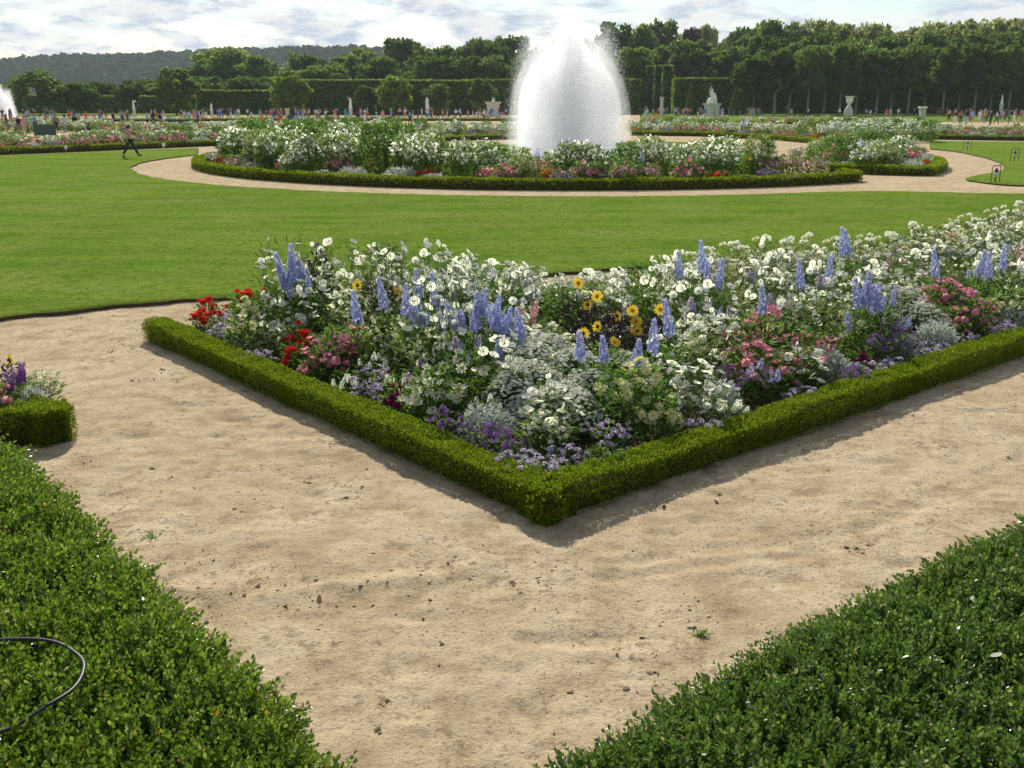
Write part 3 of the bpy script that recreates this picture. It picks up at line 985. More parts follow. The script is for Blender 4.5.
def trunk_mesh(kind, mat):
    """unit height trunk with a few limbs reaching into the crown"""
    b = MB()
    zs = np.linspace(0, 1, 6)
    bend = np.cumsum(RNG.normal(0, 0.003, (6, 2)), 0)
    b.tube(np.column_stack([bend, zs]), np.linspace(0.022, 0.010, 6) * np.array([1.35, 1, 1, 1, 1, 1]), 7)
    for q in range(6):
        z = RNG.uniform(0.5, 0.8)
        a = RNG.uniform(0, 6.28)
        e1 = np.array((math.cos(a) * 0.14, math.sin(a) * 0.14, z + 0.16))
        st = np.array((np.interp(z, zs, bend[:, 0]), np.interp(z, zs, bend[:, 1]), z))
        b.tube(np.array([st, (st + e1) / 2 + np.array((0, 0, 0.01)), e1]), [0.009, 0.006, 0.003], 5)
    return b.mesh('trunk', mat, True)


CROWNS = {}


def crown(kind, mat, var):
    key = (kind, mat, var)
    if key not in CROWNS:
        size = dict(ball=(60, 110, 0.36), tall=(120, 80, 0.30), box=(90, 80, 0.36), cone=(60, 60, 0.30), wild=(90, 90, 0.33))[kind]
        CROWNS[key] = crown_mesh(hash(kind) % 97 * 0 + len(CROWNS) * 13 + 3, kind, mat, *size)
    return CROWNS[key]


TRUNKS = [trunk_mesh('t', 'bark') for _ in range(3)]
PALE_TRUNKS = [trunk_mesh('t', 'pale_bark') for _ in range(3)]


def tree(name, label, x, y, base_h, top_h, width, kind, mat, var=0, group=None, pale=False, trunk_w=1.0):
    """crown from base_h to top_h, trunk from the ground up into it"""
    t = thing(name, label, 'tree', (x, y, 0), RNG.uniform(0, 6.28), 1.0, group)
    cr = obj('crown', crown(kind, mat, var), t, (0, 0, base_h))
    cr.scale = (width, width, top_h - base_h)
    th = base_h + (top_h - base_h) * 0.75
    tr = obj('trunk', (PALE_TRUNKS if pale else TRUNKS)[var % 3], t)
    tr.scale = (th * trunk_w, th * trunk_w, th)
    return t


ORD = ['first', 'second', 'third', 'fourth', 'fifth', 'sixth', 'seventh', 'eighth', 'ninth', 'tenth', 'eleventh', 'twelfth', 'thirteenth', 'fourteenth', 'fifteenth', 'sixteenth', 'seventeenth', 'eighteenth', 'nineteenth', 'twentieth', 'twenty-first', 'twenty-second', 'twenty-third', 'twenty-fourth', 'twenty-fifth', 'twenty-sixth', 'twenty-seventh', 'twenty-eighth', 'twenty-ninth', 'thirtieth']


def ordinal(i):
    return ORD[i] if i < len(ORD) else 'number %d' % (i + 1)


# clipped round trees in front of the tall hedge: (px, crown centre row, crown width px, mat, look)
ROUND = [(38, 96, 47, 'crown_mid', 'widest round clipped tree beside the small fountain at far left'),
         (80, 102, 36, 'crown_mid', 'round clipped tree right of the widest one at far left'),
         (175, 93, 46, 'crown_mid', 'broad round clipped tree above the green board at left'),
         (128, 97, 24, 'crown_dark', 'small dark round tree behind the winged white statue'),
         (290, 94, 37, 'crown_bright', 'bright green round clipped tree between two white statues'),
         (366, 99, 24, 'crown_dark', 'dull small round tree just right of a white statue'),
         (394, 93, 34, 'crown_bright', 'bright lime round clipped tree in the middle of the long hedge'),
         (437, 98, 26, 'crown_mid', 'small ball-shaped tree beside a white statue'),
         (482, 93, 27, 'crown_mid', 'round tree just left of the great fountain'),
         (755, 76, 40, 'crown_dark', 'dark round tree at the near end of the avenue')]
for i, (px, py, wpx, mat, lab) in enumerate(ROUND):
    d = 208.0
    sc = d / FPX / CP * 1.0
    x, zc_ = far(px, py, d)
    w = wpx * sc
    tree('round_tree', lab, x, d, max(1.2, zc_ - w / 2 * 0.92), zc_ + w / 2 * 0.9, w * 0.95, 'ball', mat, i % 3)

# the avenue on the right: bare trunks, joined crowns, before a dark clipped hedge
AV = []
for i, px in enumerate(list(range(778, 1150, 17))):
    rowb = i % 2
    d = 212 + 9 * rowb
    AV.append((px + RNG.uniform(-2, 2), d))
for i, (px, d) in enumerate(AV):
    x, ztop = far(px, 52 + RNG.uniform(-6, 5), d)
    _, zb = far(px, 91, d)
    tree('avenue_tree', 'straight pale-trunked tree, %s from the left in the avenue before the dark hedge' % ordinal(i), x, d, zb, ztop, RNG.uniform(6.6, 8.8), ('box', 'wild', 'box')[i % 3], 'crown_mid' if i % 3 else 'crown_dark', i % 3, 'trees of the avenue', True, 1.0 if d < 215 else 0.8)

# tall clipped hedge walls
quad = (np.array([(-0.5, 0, -0.5), (0.5, 0.1, -0.4), (0.5, 0, 0.5), (-0.5, -0.1, 0.45)]) * 0.42, [(np.array([[0, 1, 2, 3]]), 0)])


def hedge_wall(x0, y0, x1, y1, h, thick, label, mat='hedge_far', per_m2=26):
    a, b2 = np.array((x0, y0)), np.array((x1, y1))
    Ln = np.linalg.norm(b2 - a)
    d = (b2 - a) / Ln
    nn = np.array((d[1], -d[0]))
    if nn[1] > 0:
        nn = -nn
    t = thing('hedge_wall', label, 'hedge', (x0, y0, 0))
    m = MB()
    c = [a - a, b2 - a, b2 - a - nn * thick, a - a - nn * thick]
    v = [(*q, 0.0) for q in c] + [(*q, h - 0.25) for q in c]
    m.add(np.array(v), [(0, 1, 5, 4), (1, 2, 6, 5), (2, 3, 7, 6), (3, 0, 4, 7), (4, 5, 6, 7)])
    obj('branches', m.mesh('branches', 'hedge_core'), t)
    m = MB()
    n = int(Ln * (h + thick) * per_m2)
    u = RNG.uniform(0, Ln, n)
    q = RNG.uniform(0, h + thick, n)
    front = q < h
    off = np.where(front, RNG.normal(0.08, 0.10, n) + vnoise(u, u * 0, 0.45) * 0.5 + vnoise(u, q, 0.9) * 0.25, -(q - h))
    z = np.where(front, q, h - 0.12 + RNG.normal(0, 0.07, n) + vnoise(u + x0, u * 0 + 3, 0.12) * 0.5)
    P = np.column_stack([d[None] * u[:, None] + nn[None] * off[:, None], z])
    dr = rdir(n, 0.4, 0.6) + np.where(front[:, None], np.append(nn, 0.3)[None] * 0.9, np.array((0, 0, 1.3))[None])
    # the quad's face looks along its y axis: stand its z axis sideways to the wanted facing
    m.scatter(quad, P, np.cross(dr, rdir(n)), RNG.uniform(0.6, 1.3, n))
    for e0, sd in ((0, -1), (Ln, 1)):
        ne = int(h * thick * per_m2)
        P = np.column_stack([np.tile(d * e0, (ne, 1)) - nn[None] * RNG.uniform(0, thick, ne)[:, None] + d[None] * sd * RNG.normal(0.05, 0.08, ne)[:, None], RNG.uniform(0, h, ne)])
        m.scatter(quad, P, rdir(ne), RNG.uniform(0.6, 1.3, ne))
    obj('foliage', m.mesh('foliage', mat), t)
    return t


def wall_px(px0, px1, top, d, thick, label, d2=None, **kw):
    x0, h = far(px0, top, d)
    x1, _ = far(px1, top, d2 or d)
    return hedge_wall(x0, d, x1, d2 or d, h, thick, label, **kw)


wall_px(-90, 206, 96, 240, 4, 'low dark clipped hedge behind the far left trees')
wall_px(196, 272, 90, 226, 4, 'tall clipped hedge wall left of the long central one')
wall_px(272, 466, 80, 220, 4, 'longest tall clipped hedge wall left of the great fountain')
wall_px(466, 640, 79.5, 224, 4, 'tall clipped hedge wall behind the great fountain')
wall_px(676, 748, 78.5, 222, 4, 'tall clipped hedge wall behind the seated white statue')
wall_px(746, 1200, 87, 232, 4, 'dark clipped hedge behind the avenue trunks')
# hedge wings of the opening: stepped clipped piers going away from us
for i, px in enumerate((640, 649, 657.5, 666)):
    d = 262 - i * 10
    x, h = far(px + 3, 66 - i * 0.2, d)
    tt = hedge_wall(x - 1.0, d, x + 0.75, d, h, 1.4, 'narrow clipped hedge pier, %s from the left beside the statue hedge' % ORD[i], per_m2=20, mat='crown_mid')
x, h = far(635.5, 75, 216)
# yew cones
for i, (px, top, wpx, lab) in enumerate(((736, 82, 11, 'clipped yew cone right of the seated statue'), (710, 79, 9, 'slim yew cone behind the seated statue'), (691, 79, 9, 'slim yew cone left of the seated statue'), (919, 112, 6, 'small dark yew cone on the far right lawn'))):
    d = 205 if i < 3 else 150
    x, h = far(px, top, d)
    t = thing('yew_cone', lab, 'topiary', (x, d, 0), 0.0, 1.0, 'clipped yew cones')
    cr = obj('crown', crown('cone', 'crown_dark', 0), t)
    w = wpx * d / FPX
    cr.scale = (w, w, h)
    tr = obj('trunk', TRUNKS[0], t)
    tr.scale = (h * .6,) * 3

# woods behind: (px, top row, width px, base row, distance, kind, mat)
WOODS = []


def woods(lst, lab, group):
    for i, (px, top, wpx, d, kind, mat) in enumerate(lst):
        x, zt = far(px, top, d)
        w = wpx * d / FPX
        tree('woodland_tree', lab % ordinal(i), x, d, max(0.8, zt * 0.18), zt, w, kind, mat, i % 3, group, mat == 'crown_pale')


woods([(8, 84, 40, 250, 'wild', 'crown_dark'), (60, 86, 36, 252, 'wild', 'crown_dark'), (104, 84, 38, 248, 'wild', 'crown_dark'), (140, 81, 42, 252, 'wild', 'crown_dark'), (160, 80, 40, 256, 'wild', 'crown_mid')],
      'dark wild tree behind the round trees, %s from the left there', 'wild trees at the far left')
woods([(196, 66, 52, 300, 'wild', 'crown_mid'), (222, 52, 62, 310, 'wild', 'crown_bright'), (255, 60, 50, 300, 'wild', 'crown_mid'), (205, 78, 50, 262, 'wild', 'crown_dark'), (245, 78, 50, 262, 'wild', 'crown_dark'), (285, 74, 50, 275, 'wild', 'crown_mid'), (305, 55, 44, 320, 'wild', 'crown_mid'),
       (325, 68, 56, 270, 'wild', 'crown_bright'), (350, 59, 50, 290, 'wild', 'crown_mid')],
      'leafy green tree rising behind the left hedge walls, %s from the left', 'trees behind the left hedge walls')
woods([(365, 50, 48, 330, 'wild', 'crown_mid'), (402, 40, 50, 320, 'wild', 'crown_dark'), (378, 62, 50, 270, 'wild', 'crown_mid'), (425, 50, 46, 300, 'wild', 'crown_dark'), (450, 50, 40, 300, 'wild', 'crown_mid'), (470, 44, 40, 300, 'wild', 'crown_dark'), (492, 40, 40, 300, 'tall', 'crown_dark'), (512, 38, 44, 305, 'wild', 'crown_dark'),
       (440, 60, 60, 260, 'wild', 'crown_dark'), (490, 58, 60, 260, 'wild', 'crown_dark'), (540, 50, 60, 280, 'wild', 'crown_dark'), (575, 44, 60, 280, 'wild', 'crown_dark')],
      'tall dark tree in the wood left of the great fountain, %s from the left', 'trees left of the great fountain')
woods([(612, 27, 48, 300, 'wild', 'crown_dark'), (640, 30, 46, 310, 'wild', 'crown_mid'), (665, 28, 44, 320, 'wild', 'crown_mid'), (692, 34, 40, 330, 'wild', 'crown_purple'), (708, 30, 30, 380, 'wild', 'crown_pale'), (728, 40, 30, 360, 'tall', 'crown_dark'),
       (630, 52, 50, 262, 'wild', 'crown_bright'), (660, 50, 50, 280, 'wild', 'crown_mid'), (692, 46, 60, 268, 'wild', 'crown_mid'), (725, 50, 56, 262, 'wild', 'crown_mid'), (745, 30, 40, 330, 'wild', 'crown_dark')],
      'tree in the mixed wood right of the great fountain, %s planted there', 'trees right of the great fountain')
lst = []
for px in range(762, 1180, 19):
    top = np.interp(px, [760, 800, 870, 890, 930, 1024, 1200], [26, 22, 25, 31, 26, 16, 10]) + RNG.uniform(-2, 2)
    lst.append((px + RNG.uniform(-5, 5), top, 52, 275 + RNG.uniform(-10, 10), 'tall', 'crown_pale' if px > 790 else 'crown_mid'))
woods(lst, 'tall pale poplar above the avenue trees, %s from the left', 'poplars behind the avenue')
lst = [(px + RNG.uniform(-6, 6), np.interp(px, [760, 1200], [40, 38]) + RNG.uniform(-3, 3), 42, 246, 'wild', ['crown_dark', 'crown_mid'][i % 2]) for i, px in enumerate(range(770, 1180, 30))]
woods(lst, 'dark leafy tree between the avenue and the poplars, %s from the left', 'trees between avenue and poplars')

# ------------------------------------------------------------------ fountains and basin
m = MB()
m.lathe([(6.3, 0.0), (6.3, 0.30), (6.25, 0.36), (5.75, 0.36), (5.7, 0.30), (5.7, 0.05)], 64)
bs = obj('basin', m.mesh('basin', 'weathered_stone'), None, (CEN[0], CEN[1], 0.02))
tag(bs, 'round stone basin rim under the great fountain', 'basin')
k = NT('water')
nz = k.noise(k.pos(), 4, 4)
b_ = k.n('ShaderNodeBump', {'Strength': 0.6, 'Distance': 0.05, 'Height': nz})
MATS['water'] = k.finish(k.n('ShaderNodeBsdfPrincipled', {'Base Color': (0.05, 0.07, 0.06, 1), 'Roughness': 0.12, 'Normal': b_.outputs[0]}).outputs[0])
m = MB()
m.add(np.column_stack([arc(5.72, 0, 354, 60), np.full(60, 0.24)]), [list(range(60))])
tag(obj('water', m.mesh('water', 'water')), 'rippled water in the fountain basin', None, None, 'structure')
k = NT('spray')
df = k.n('ShaderNodeBsdfDiffuse', {'Color': (0.97, 0.975, 0.98, 1)})
tl = k.n('ShaderNodeBsdfTranslucent', {'Color': (0.985, 0.99, 0.99, 1)})
mx = k.n('ShaderNodeMixShader', {0: 0.7})
k.t.links.new(df.outputs[0], mx.inputs[1])
k.t.links.new(tl.outputs[0], mx.inputs[2])
tp_ = k.n('ShaderNodeBsdfTransparent')
mx2 = k.n('ShaderNodeMixShader', {0: 0.32})
k.t.links.new(tp_.outputs[0], mx2.inputs[1])
k.t.links.new(mx.outputs[0], mx2.inputs[2])
MATS['spray'] = k.finish(mx2.outputs[0])
for nm_, dn in (('mist', 0.14), ('mist_dense', 0.65), ('mist_jet', 1.0)):
    k = NT(nm_)
    vol = k.n('ShaderNodeVolumePrincipled', {'Color': (0.995, 0.995, 1.0, 1), 'Density': dn, 'Anisotropy': 0.6})
    k.t.links.new(vol.outputs[0], k.out.inputs['Volume'])
    MATS[nm_] = k.m
tet = (np.array([(0, 0.2, 1.0), (0.8, 0, 0), (0, -0.2, -1.0), (-0.8, 0, 0)]), [(np.array([[0, 1, 2], [0, 2, 3]]), 0)])


def jets(n, height, reach, centre_share=0.26):
    """drops caught along their arcs"""
    kind = RNG.random(n) < centre_share
    t = RNG.beta(0.75, 0.6, n)
    hgt = np.where(kind, height * (1 - 0.22 * RNG.random(n) ** 1.5), height * RNG.normal(0.74, 0.085, n))
    a = RNG.uniform(0, 2 * np.pi, n)
    a = np.where(kind, a, np.round(a / (2 * np.pi) * 14) / 14 * 2 * np.pi + RNG.normal(0, 0.09, n))
    rch = np.where(kind, np.abs(RNG.normal(0, 0.28, n)) * reach, reach * RNG.normal(0.93, 0.07, n))
    z = hgt * 4 * t * (1 - t)
    # jets rise nearly straight and drop steeply
    r = rch * t ** 0.62 + np.where(kind, 0.02, 0.18)
    wob = (0.03 + 0.24 * t) * reach / 3.2
    P = np.column_stack([r * np.cos(a), r * np.sin(a), z]) + RNG.normal(0, 1, (n, 3)) * wob[:, None]
    P[:, 2] = np.abs(P[:, 2]) + 0.2
    return P, t


def fountain(name, label, c, n, height, reach, size):
    root = thing(name, label, 'fountain', (c[0], c[1], 0.0))
    P, t = jets(n, height, reach)
    m = MB()
    s = RNG.uniform(0.4, 1.0, n) * size
    m.scatter(tet, P, rdir(n), np.column_stack([s, s, s * RNG.uniform(1, 2.2, n)]))
    nm = n // 14
    a = RNG.uniform(0, 6.283, nm)
    rr = reach * np.sqrt(RNG.random(nm)) * 1.45
    P2 = np.column_stack([rr * np.cos(a), rr * np.sin(a), np.abs(RNG.normal(0, 1, nm)) * height * 0.33 * np.clip(1.6 - rr / reach, 0.1, 1) + 0.2])
    m.scatter(tet, P2, rdir(nm), RNG.uniform(0.25, 0.7, nm) * size)
    tag(obj('spray', m.mesh('spray', 'spray'), root), None, None, None, 'stuff')
    # three bodies of mist, thin outside and thick towards the jets
    for nm_, prof in (('mist', [(1.02, 0.02), (1.08, 0.15), (1.06, 0.35), (1.0, 0.52), (0.86, 0.66), (0.62, 0.76), (0.36, 0.84), (0.18, 0.93), (0.04, 0.985)]),
                      ('mist_dense', [(0.86, 0.02), (0.90, 0.15), (0.90, 0.38), (0.82, 0.55), (0.64, 0.67), (0.40, 0.74), (0.22, 0.83), (0.12, 0.91), (0.03, 0.97)]),
                      ('mist_jet', [(0.13, 0.02), (0.22, 0.2), (0.28, 0.45), (0.26, 0.65), (0.19, 0.8), (0.10, 0.9), (0.02, 0.975)])):
        m = MB()
        zz = np.linspace(prof[0][1], prof[-1][1], 22)
        rr_ = np.interp(zz, [q[1] for q in prof], [q[0] for q in prof])
        m.lathe([(r * reach, z * height) for r, z in zip(rr_, zz)], 48)
        V_ = m.v[0]
        an = np.arctan2(V_[:, 1], V_[:, 0])
        V_[:, :2] *= (1 + vnoise(np.cos(an) * 2 + c[0], np.sin(an) * 2 + V_[:, 2] * .25, 1.5) * 0.20 + vnoise(np.cos(an) * 3, V_[:, 2] + np.sin(an) * 3, 1.6) * 0.10)[:, None]
        m.f.append((np.arange(48)[::-1][None], 0))
        tag(obj(nm_, m.mesh(nm_, nm_, True), root), None, None, None, 'stuff')
    m = MB()
    m.lathe([(0.30, 0.0), (0.30, 0.10), (0.12, 0.16), (0.09, 0.42), (0.06, 0.42)], 16)
    obj('nozzle', m.mesh('nozzle', 'black_metal'), root)
    return root


HF = far(567, 11, 53)[1]
fountain('fountain', 'tall white fountain bursting from the round basin', (far(567, 150, 53)[0], 53.0), 220000, HF, 2.9, 0.020)
fountain('fountain', 'small distant white fountain at the far left edge', (far(2, 110, 165)[0], 165.0), 20000, far(2, 86, 165)[1], 1.9, 0.06)

# ------------------------------------------------------------------ people and statues


def skin_mesh(name, J, edges, rad, root, sub=1):
    names = list(J)
    ix = {q: i for i, q in enumerate(names)}
    me = bpy.data.meshes.new(name)
    me.from_pydata([J[q] for q in names], [(ix[a], ix[b2]) for a, b2 in edges], [])
    o = bpy.data.objects.new(name, me)
    COL.objects.link(o)
    sm = o.modifiers.new('skin', 'SKIN')
    sm.use_smooth_shade = True
    if sub:
        ss = o.modifiers.new('sub', 'SUBSURF')
        ss.levels = ss.render_levels = sub
    for q, i in ix.items():
        me.skin_vertices[0].data[i].radius = rad[q] if isinstance(rad[q], tuple) else (rad[q], rad[q])
        me.skin_vertices[0].data[i].use_root = q == root
    bpy.context.view_layer.update()
    dg = bpy.context.evaluated_depsgraph_get()
    out = bpy.data.meshes.new_from_object(o.evaluated_get(dg))
    bpy.data.objects.remove(o)
    bpy.data.meshes.remove(me)
    out.name = name
    return out


def mesh_data(me):
    n = len(me.vertices)
    v = np.zeros(n * 3, np.float32)
    me.vertices.foreach_get('co', v)
    return v.reshape(-1, 3).astype(float), [tuple(p.vertices) for p in me.polygons]


STAND = dict(pelvis=(0, 0, .95), spine=(0, .01, 1.12), chest=(0, .015, 1.32), neck=(0, 0, 1.475), head=(0, -.02, 1.575), crown=(0, -.015, 1.665), nose=(0, -.125, 1.565),
             shoulder_l=(.17, .01, 1.40), elbow_l=(.235, .03, 1.13), wrist_l=(.25, -.03, .89), palm_l=(.252, -.045, .82),
             shoulder_r=(-.17, .01, 1.40), elbow_r=(-.235, .03, 1.13), wrist_r=(-.25, -.03, .89), palm_r=(-.252, -.045, .82),
             hip_l=(.09, 0, .90), knee_l=(.10, -.02, .50), ankle_l=(.10, .02, .085), toe_l=(.115, -.14, .035),
             hip_r=(-.09, 0, .90), knee_r=(-.10, -.02, .50), ankle_r=(-.10, .02, .085), toe_r=(-.115, -.14, .035))
RAD = dict(pelvis=(.15, .11), spine=(.135, .10), chest=(.155, .11), neck=.052, head=(.078, .092), crown=(.055, .065), nose=.012,
           shoulder=.062, elbow=.044, wrist=.027, palm=(.036, .018), hip=.088, knee=.058, ankle=.038, toe=.036)
BODY_E = [('pelvis', 'spine'), ('spine', 'chest'), ('chest', 'neck'), ('neck', 'head'), ('head', 'crown'), ('head', 'nose')]
for s_ in 'lr':
    BODY_E += [('chest', 'shoulder_' + s_), ('shoulder_' + s_, 'elbow_' + s_), ('elbow_' + s_, 'wrist_' + s_), ('wrist_' + s_, 'palm_' + s_),
               ('pelvis', 'hip_' + s_), ('hip_' + s_, 'knee_' + s_), ('knee_' + s_, 'ankle_' + s_), ('ankle_' + s_, 'toe_' + s_)]


def rad_of(J, grow=0.0, k_=1.0):
    out = {}
    for q in J:
        r = RAD[q.split('_')[0]]
        out[q] = tuple(x * k_ + grow for x in r) if isinstance(r, tuple) else r * k_ + grow
    return out


def body_mesh(J):
    me = skin_mesh('body', J, BODY_E, rad_of(J), 'pelvis')
    v, f = mesh_data(me)
    b = MB()
    b.add(v, np.zeros((0, 4)))
    for q in (3, 4):
        ff = [x for x in f if len(x) == q]
        if ff:
            b.f.append((np.array(ff), 0))
    # fingers: four of unequal length and a thumb on the side of each palm
    for s_, sg in (('l', 1), ('r', -1)):
        w, pm = np.array(J['wrist_' + s_]), np.array(J['palm_' + s_])
        d = (pm - w) / np.linalg.norm(pm - w)
        sd = np.cross(d, np.array((sg * 1.0, 0.2, 0.1)))
        sd /= np.linalg.norm(sd)
        nrm = np.cross(sd, d) * sg
        for i, ln in enumerate((.075, .085, .08, .062)):
            o0 = pm + sd * (i - 1.5) * .019 + d * 0.005
            b.tube(np.array([o0, o0 + d * ln * .5 + nrm * .006, o0 + d * ln * .9 + nrm * .024]), [.0088, .008, .006], 6)
        o0 = w + d * .03 - sd * .03
        b.tube(np.array([o0, o0 + d * .03 - sd * .03, o0 + d * .062 - sd * .038 + nrm * .01]), [.011, .010, .007], 6)
    # eyes and ears
    hd = np.array(J['head'])
    for sg in (-1, 1):
        b.lathe([(0.004, -0.006), (.011, -.003), (.011, .003), (.003, .006)], 6, 1, hd + np.array((sg * .030, -.083, .018)))
        b.tube(np.array([hd + np.array((sg * .072, .01, -.02)), hd + np.array((sg * .086, .02, .005)), hd + np.array((sg * .075, .012, .028))]), [.010, .014, .008], 5)
    bpy.data.meshes.remove(me)
    return b.mesh('body', ['skin', 'dark_eye'], True)


def clothes(J, long_sleeve=False, shorts=False):
    t = {q: J[q] for q in ('pelvis', 'spine', 'chest', 'shoulder_l', 'shoulder_r', 'neck')}
    t['neck'] = tuple(np.array(J['chest']) * .25 + np.array(J['neck']) * .75)
    e = [('pelvis', 'spine'), ('spine', 'chest'), ('chest', 'neck'), ('chest', 'shoulder_l'), ('chest', 'shoulder_r')]
    rd = rad_of(t, .022)
    rd['neck'] = .062
    for s_ in 'lr':
        el, sh = np.array(J['elbow_' + s_]), np.array(J['shoulder_' + s_])
        t['elbow_' + s_] = tuple(el if long_sleeve else sh * .25 + el * .75)
        rd['elbow_' + s_] = .062
        e.append(('shoulder_' + s_, 'elbow_' + s_))
        if long_sleeve:
            t['wrist_' + s_] = tuple(np.array(J['wrist_' + s_]) * .92 + el * .08)
            rd['wrist_' + s_] = .042
            e.append(('elbow_' + s_, 'wrist_' + s_))
    shirt = skin_mesh('shirt', t, e, rd, 'spine')
    t = {q: J[q] for q in ('pelvis', 'hip_l', 'hip_r', 'knee_l', 'knee_r')}
    e = [('pelvis', 'hip_l'), ('pelvis', 'hip_r'), ('hip_l', 'knee_l'), ('hip_r', 'knee_r')]
    rd = rad_of(t, .018)
    for s_ in 'lr':
        if not shorts:
            kn, an = np.array(J['knee_' + s_]), np.array(J['ankle_' + s_])
            t['ankle_' + s_] = tuple(an * .95 + kn * .05)
            rd['ankle_' + s_] = .062
            e.append(('knee_' + s_, 'ankle_' + s_))
    trousers = skin_mesh('trousers', t, e, rd, 'pelvis')
    for me in (shirt, trousers):
        me.materials.clear()
        me.materials.append(MATS['cloth'])
    return shirt, trousers


def hair_mesh(J, long_=False):
    b = MB()
    hd = (np.array(J['head']) + np.array(J['crown'])) / 2
    pr = [(0.088, -0.02), (0.098, 0.02), (0.092, 0.06), (0.070, 0.092), (0.035, 0.108), (0.004, 0.112)]
    b.lathe(pr, 14, 0, hd + np.array((0, 0.014, -0.02)))
    pts = [hd + np.array((0, .055, .03)), hd + np.array((0, .085, -.06)), hd + np.array((0, .075, -.12 if not long_ else -.24))]
    b.tube(np.array(pts), [.075, .075, .05 if not long_ else .065], 10)
    return b.mesh('hair', 'hair', True)


def shoe_mesh(J, s_):
    b = MB()
    an, to = np.array(J['ankle_' + s_]), np.array(J['toe_' + s_])
    d = to - an
    heel = an - d * np.array((.35, .35, 0)) * np.array((1, 1, 0))
    heel[2] = to[2] + 0.005
    b.tube(np.array([heel, (heel + to) / 2 + np.array((0, 0, .012)), to + d * np.array((.12, .12, 0))]), [.044, .05, .03], 8)
    return b.mesh('shoe', 'cloth', True)


def pose(**kw):
    J = dict(STAND)
    J.update(kw)
    return J


POSES = [
    pose(),
    pose(knee_l=(.10, -.16, .51), ankle_l=(.10, -.24, .10), toe_l=(.11, -.40, .07), knee_r=(-.10, .06, .50), ankle_r=(-.10, .30, .12), toe_r=(-.11, .16, .035),
         elbow_l=(.22, .14, 1.15), wrist_l=(.23, .18, .91), palm_l=(.235, .17, .84), elbow_r=(-.22, -.06, 1.14), wrist_r=(-.21, -.22, .95), palm_r=(-.205, -.27, .90)),
    pose(elbow_l=(.25, -.12, 1.18), wrist_l=(.12, -.28, 1.40), palm_l=(.08, -.29, 1.46), elbow_r=(-.25, -.12, 1.18), wrist_r=(-.12, -.28, 1.40), palm_r=(-.08, -.29, 1.46)),
    pose(elbow_r=(-.33, .03, 1.16), wrist_r=(-.19, -.06, 1.00), palm_r=(-.13, -.08, .97), knee_l=(.13, -.06, .50), toe_l=(.18, -.12, .035)),
    pose(elbow_l=(.36, -.08, 1.24), wrist_l=(.55, -.22, 1.18), palm_l=(.61, -.27, 1.17)),
]
PART = []
for i, J in enumerate(POSES):
    sh1, tr1 = clothes(J, i in (0, 3), False)
    sh2, tr2 = clothes(J, False, True)
    PART.append((body_mesh(J), (sh1, sh2), (tr1, tr2), (hair_mesh(J), hair_mesh(J, True)), (shoe_mesh(J, 'l'), shoe_mesh(J, 'r'))))


def put(name, me, parent, col=None):
    o = obj(name, me, parent)
    if col:
        o.color = (*col, 1)
    return o


PAL = {'white': (.75, .75, .74), 'black': (.015, .015, .018), 'navy': (.02, .03, .09), 'sky blue': (.16, .42, .72), 'blue': (.05, .16, .50), 'salmon': (.62, .22, .17), 'orange red': (.70, .09, .03), 'pink': (.68, .30, .36),
       'grey': (.28, .28, .29), 'beige': (.50, .40, .27), 'dark jeans': (.025, .035, .06), 'pale blue': (.42, .52, .68), 'brown': (.12, .07, .04), 'green': (.07, .22, .10), 'lilac': (.40, .32, .52), 'khaki': (.24, .20, .12), 'maroon': (.16, .02, .03), 'turquoise': (.08, .42, .45), 'yellow': (.70, .55, .08)}
HAIR = {'dark-haired': (.02, .013, .01), 'brown-haired': (.07, .04, .02), 'fair-haired': (.36, .25, .11), 'grey-haired': (.42, .42, .42)}
SKINS = [(.55, .34, .24), (.48, .28, .19), (.62, .41, .31), (.30, .16, .10)]
used_labels = set()


def person(x, y, pi, shirt, trousers, hairk, rz, where, height=1.70, short=False, skirt=False, hat=None, label=None, group='visitors walking in the garden', z=0.0):
    bm, shs, trs, hrs, shoes = PART[pi]
    lab = label or '%s person in %s top and %s%s %s' % (hairk, shirt, trousers, ' shorts' if short else '' if 'jeans' in trousers else ' trousers', where)
    if hat:
        lab = lab.replace(hairk + ' person', '%s-hatted person' % hat)
    o = obj('person', bm, None, (x, y, z))
    o.rotation_euler = (0, 0, rz)
    o.scale = (height / 1.74,) * 3
    tag(o, lab, 'person', group)
    o.color = (*SKINS[RNG.integers(0, 4)], 1)
    put('shirt', shs[1 if (short or pi in (1, 2, 4)) else 0], o, PAL[shirt])
    put('shorts' if short else 'trousers', trs[1 if short else 0], o, PAL[trousers])
    put('hair', hrs[1 if RNG.random() < 0.4 else 0], o, HAIR[hairk])
    for q in shoes:
        put('shoe', q, o, (.05, .045, .04))
    if hat:
        b = MB()
        hd = np.array(POSES[pi]['head']) + np.array((0, .005, .075))
        b.lathe([(.16, 0), (.155, .012), (.105, .012), (.10, .07), (.06, .10), (.01, .105)], 14, 0, hd)
        put('hat', b.mesh('hat', 'cloth', True), o, PAL[hat])
    return o


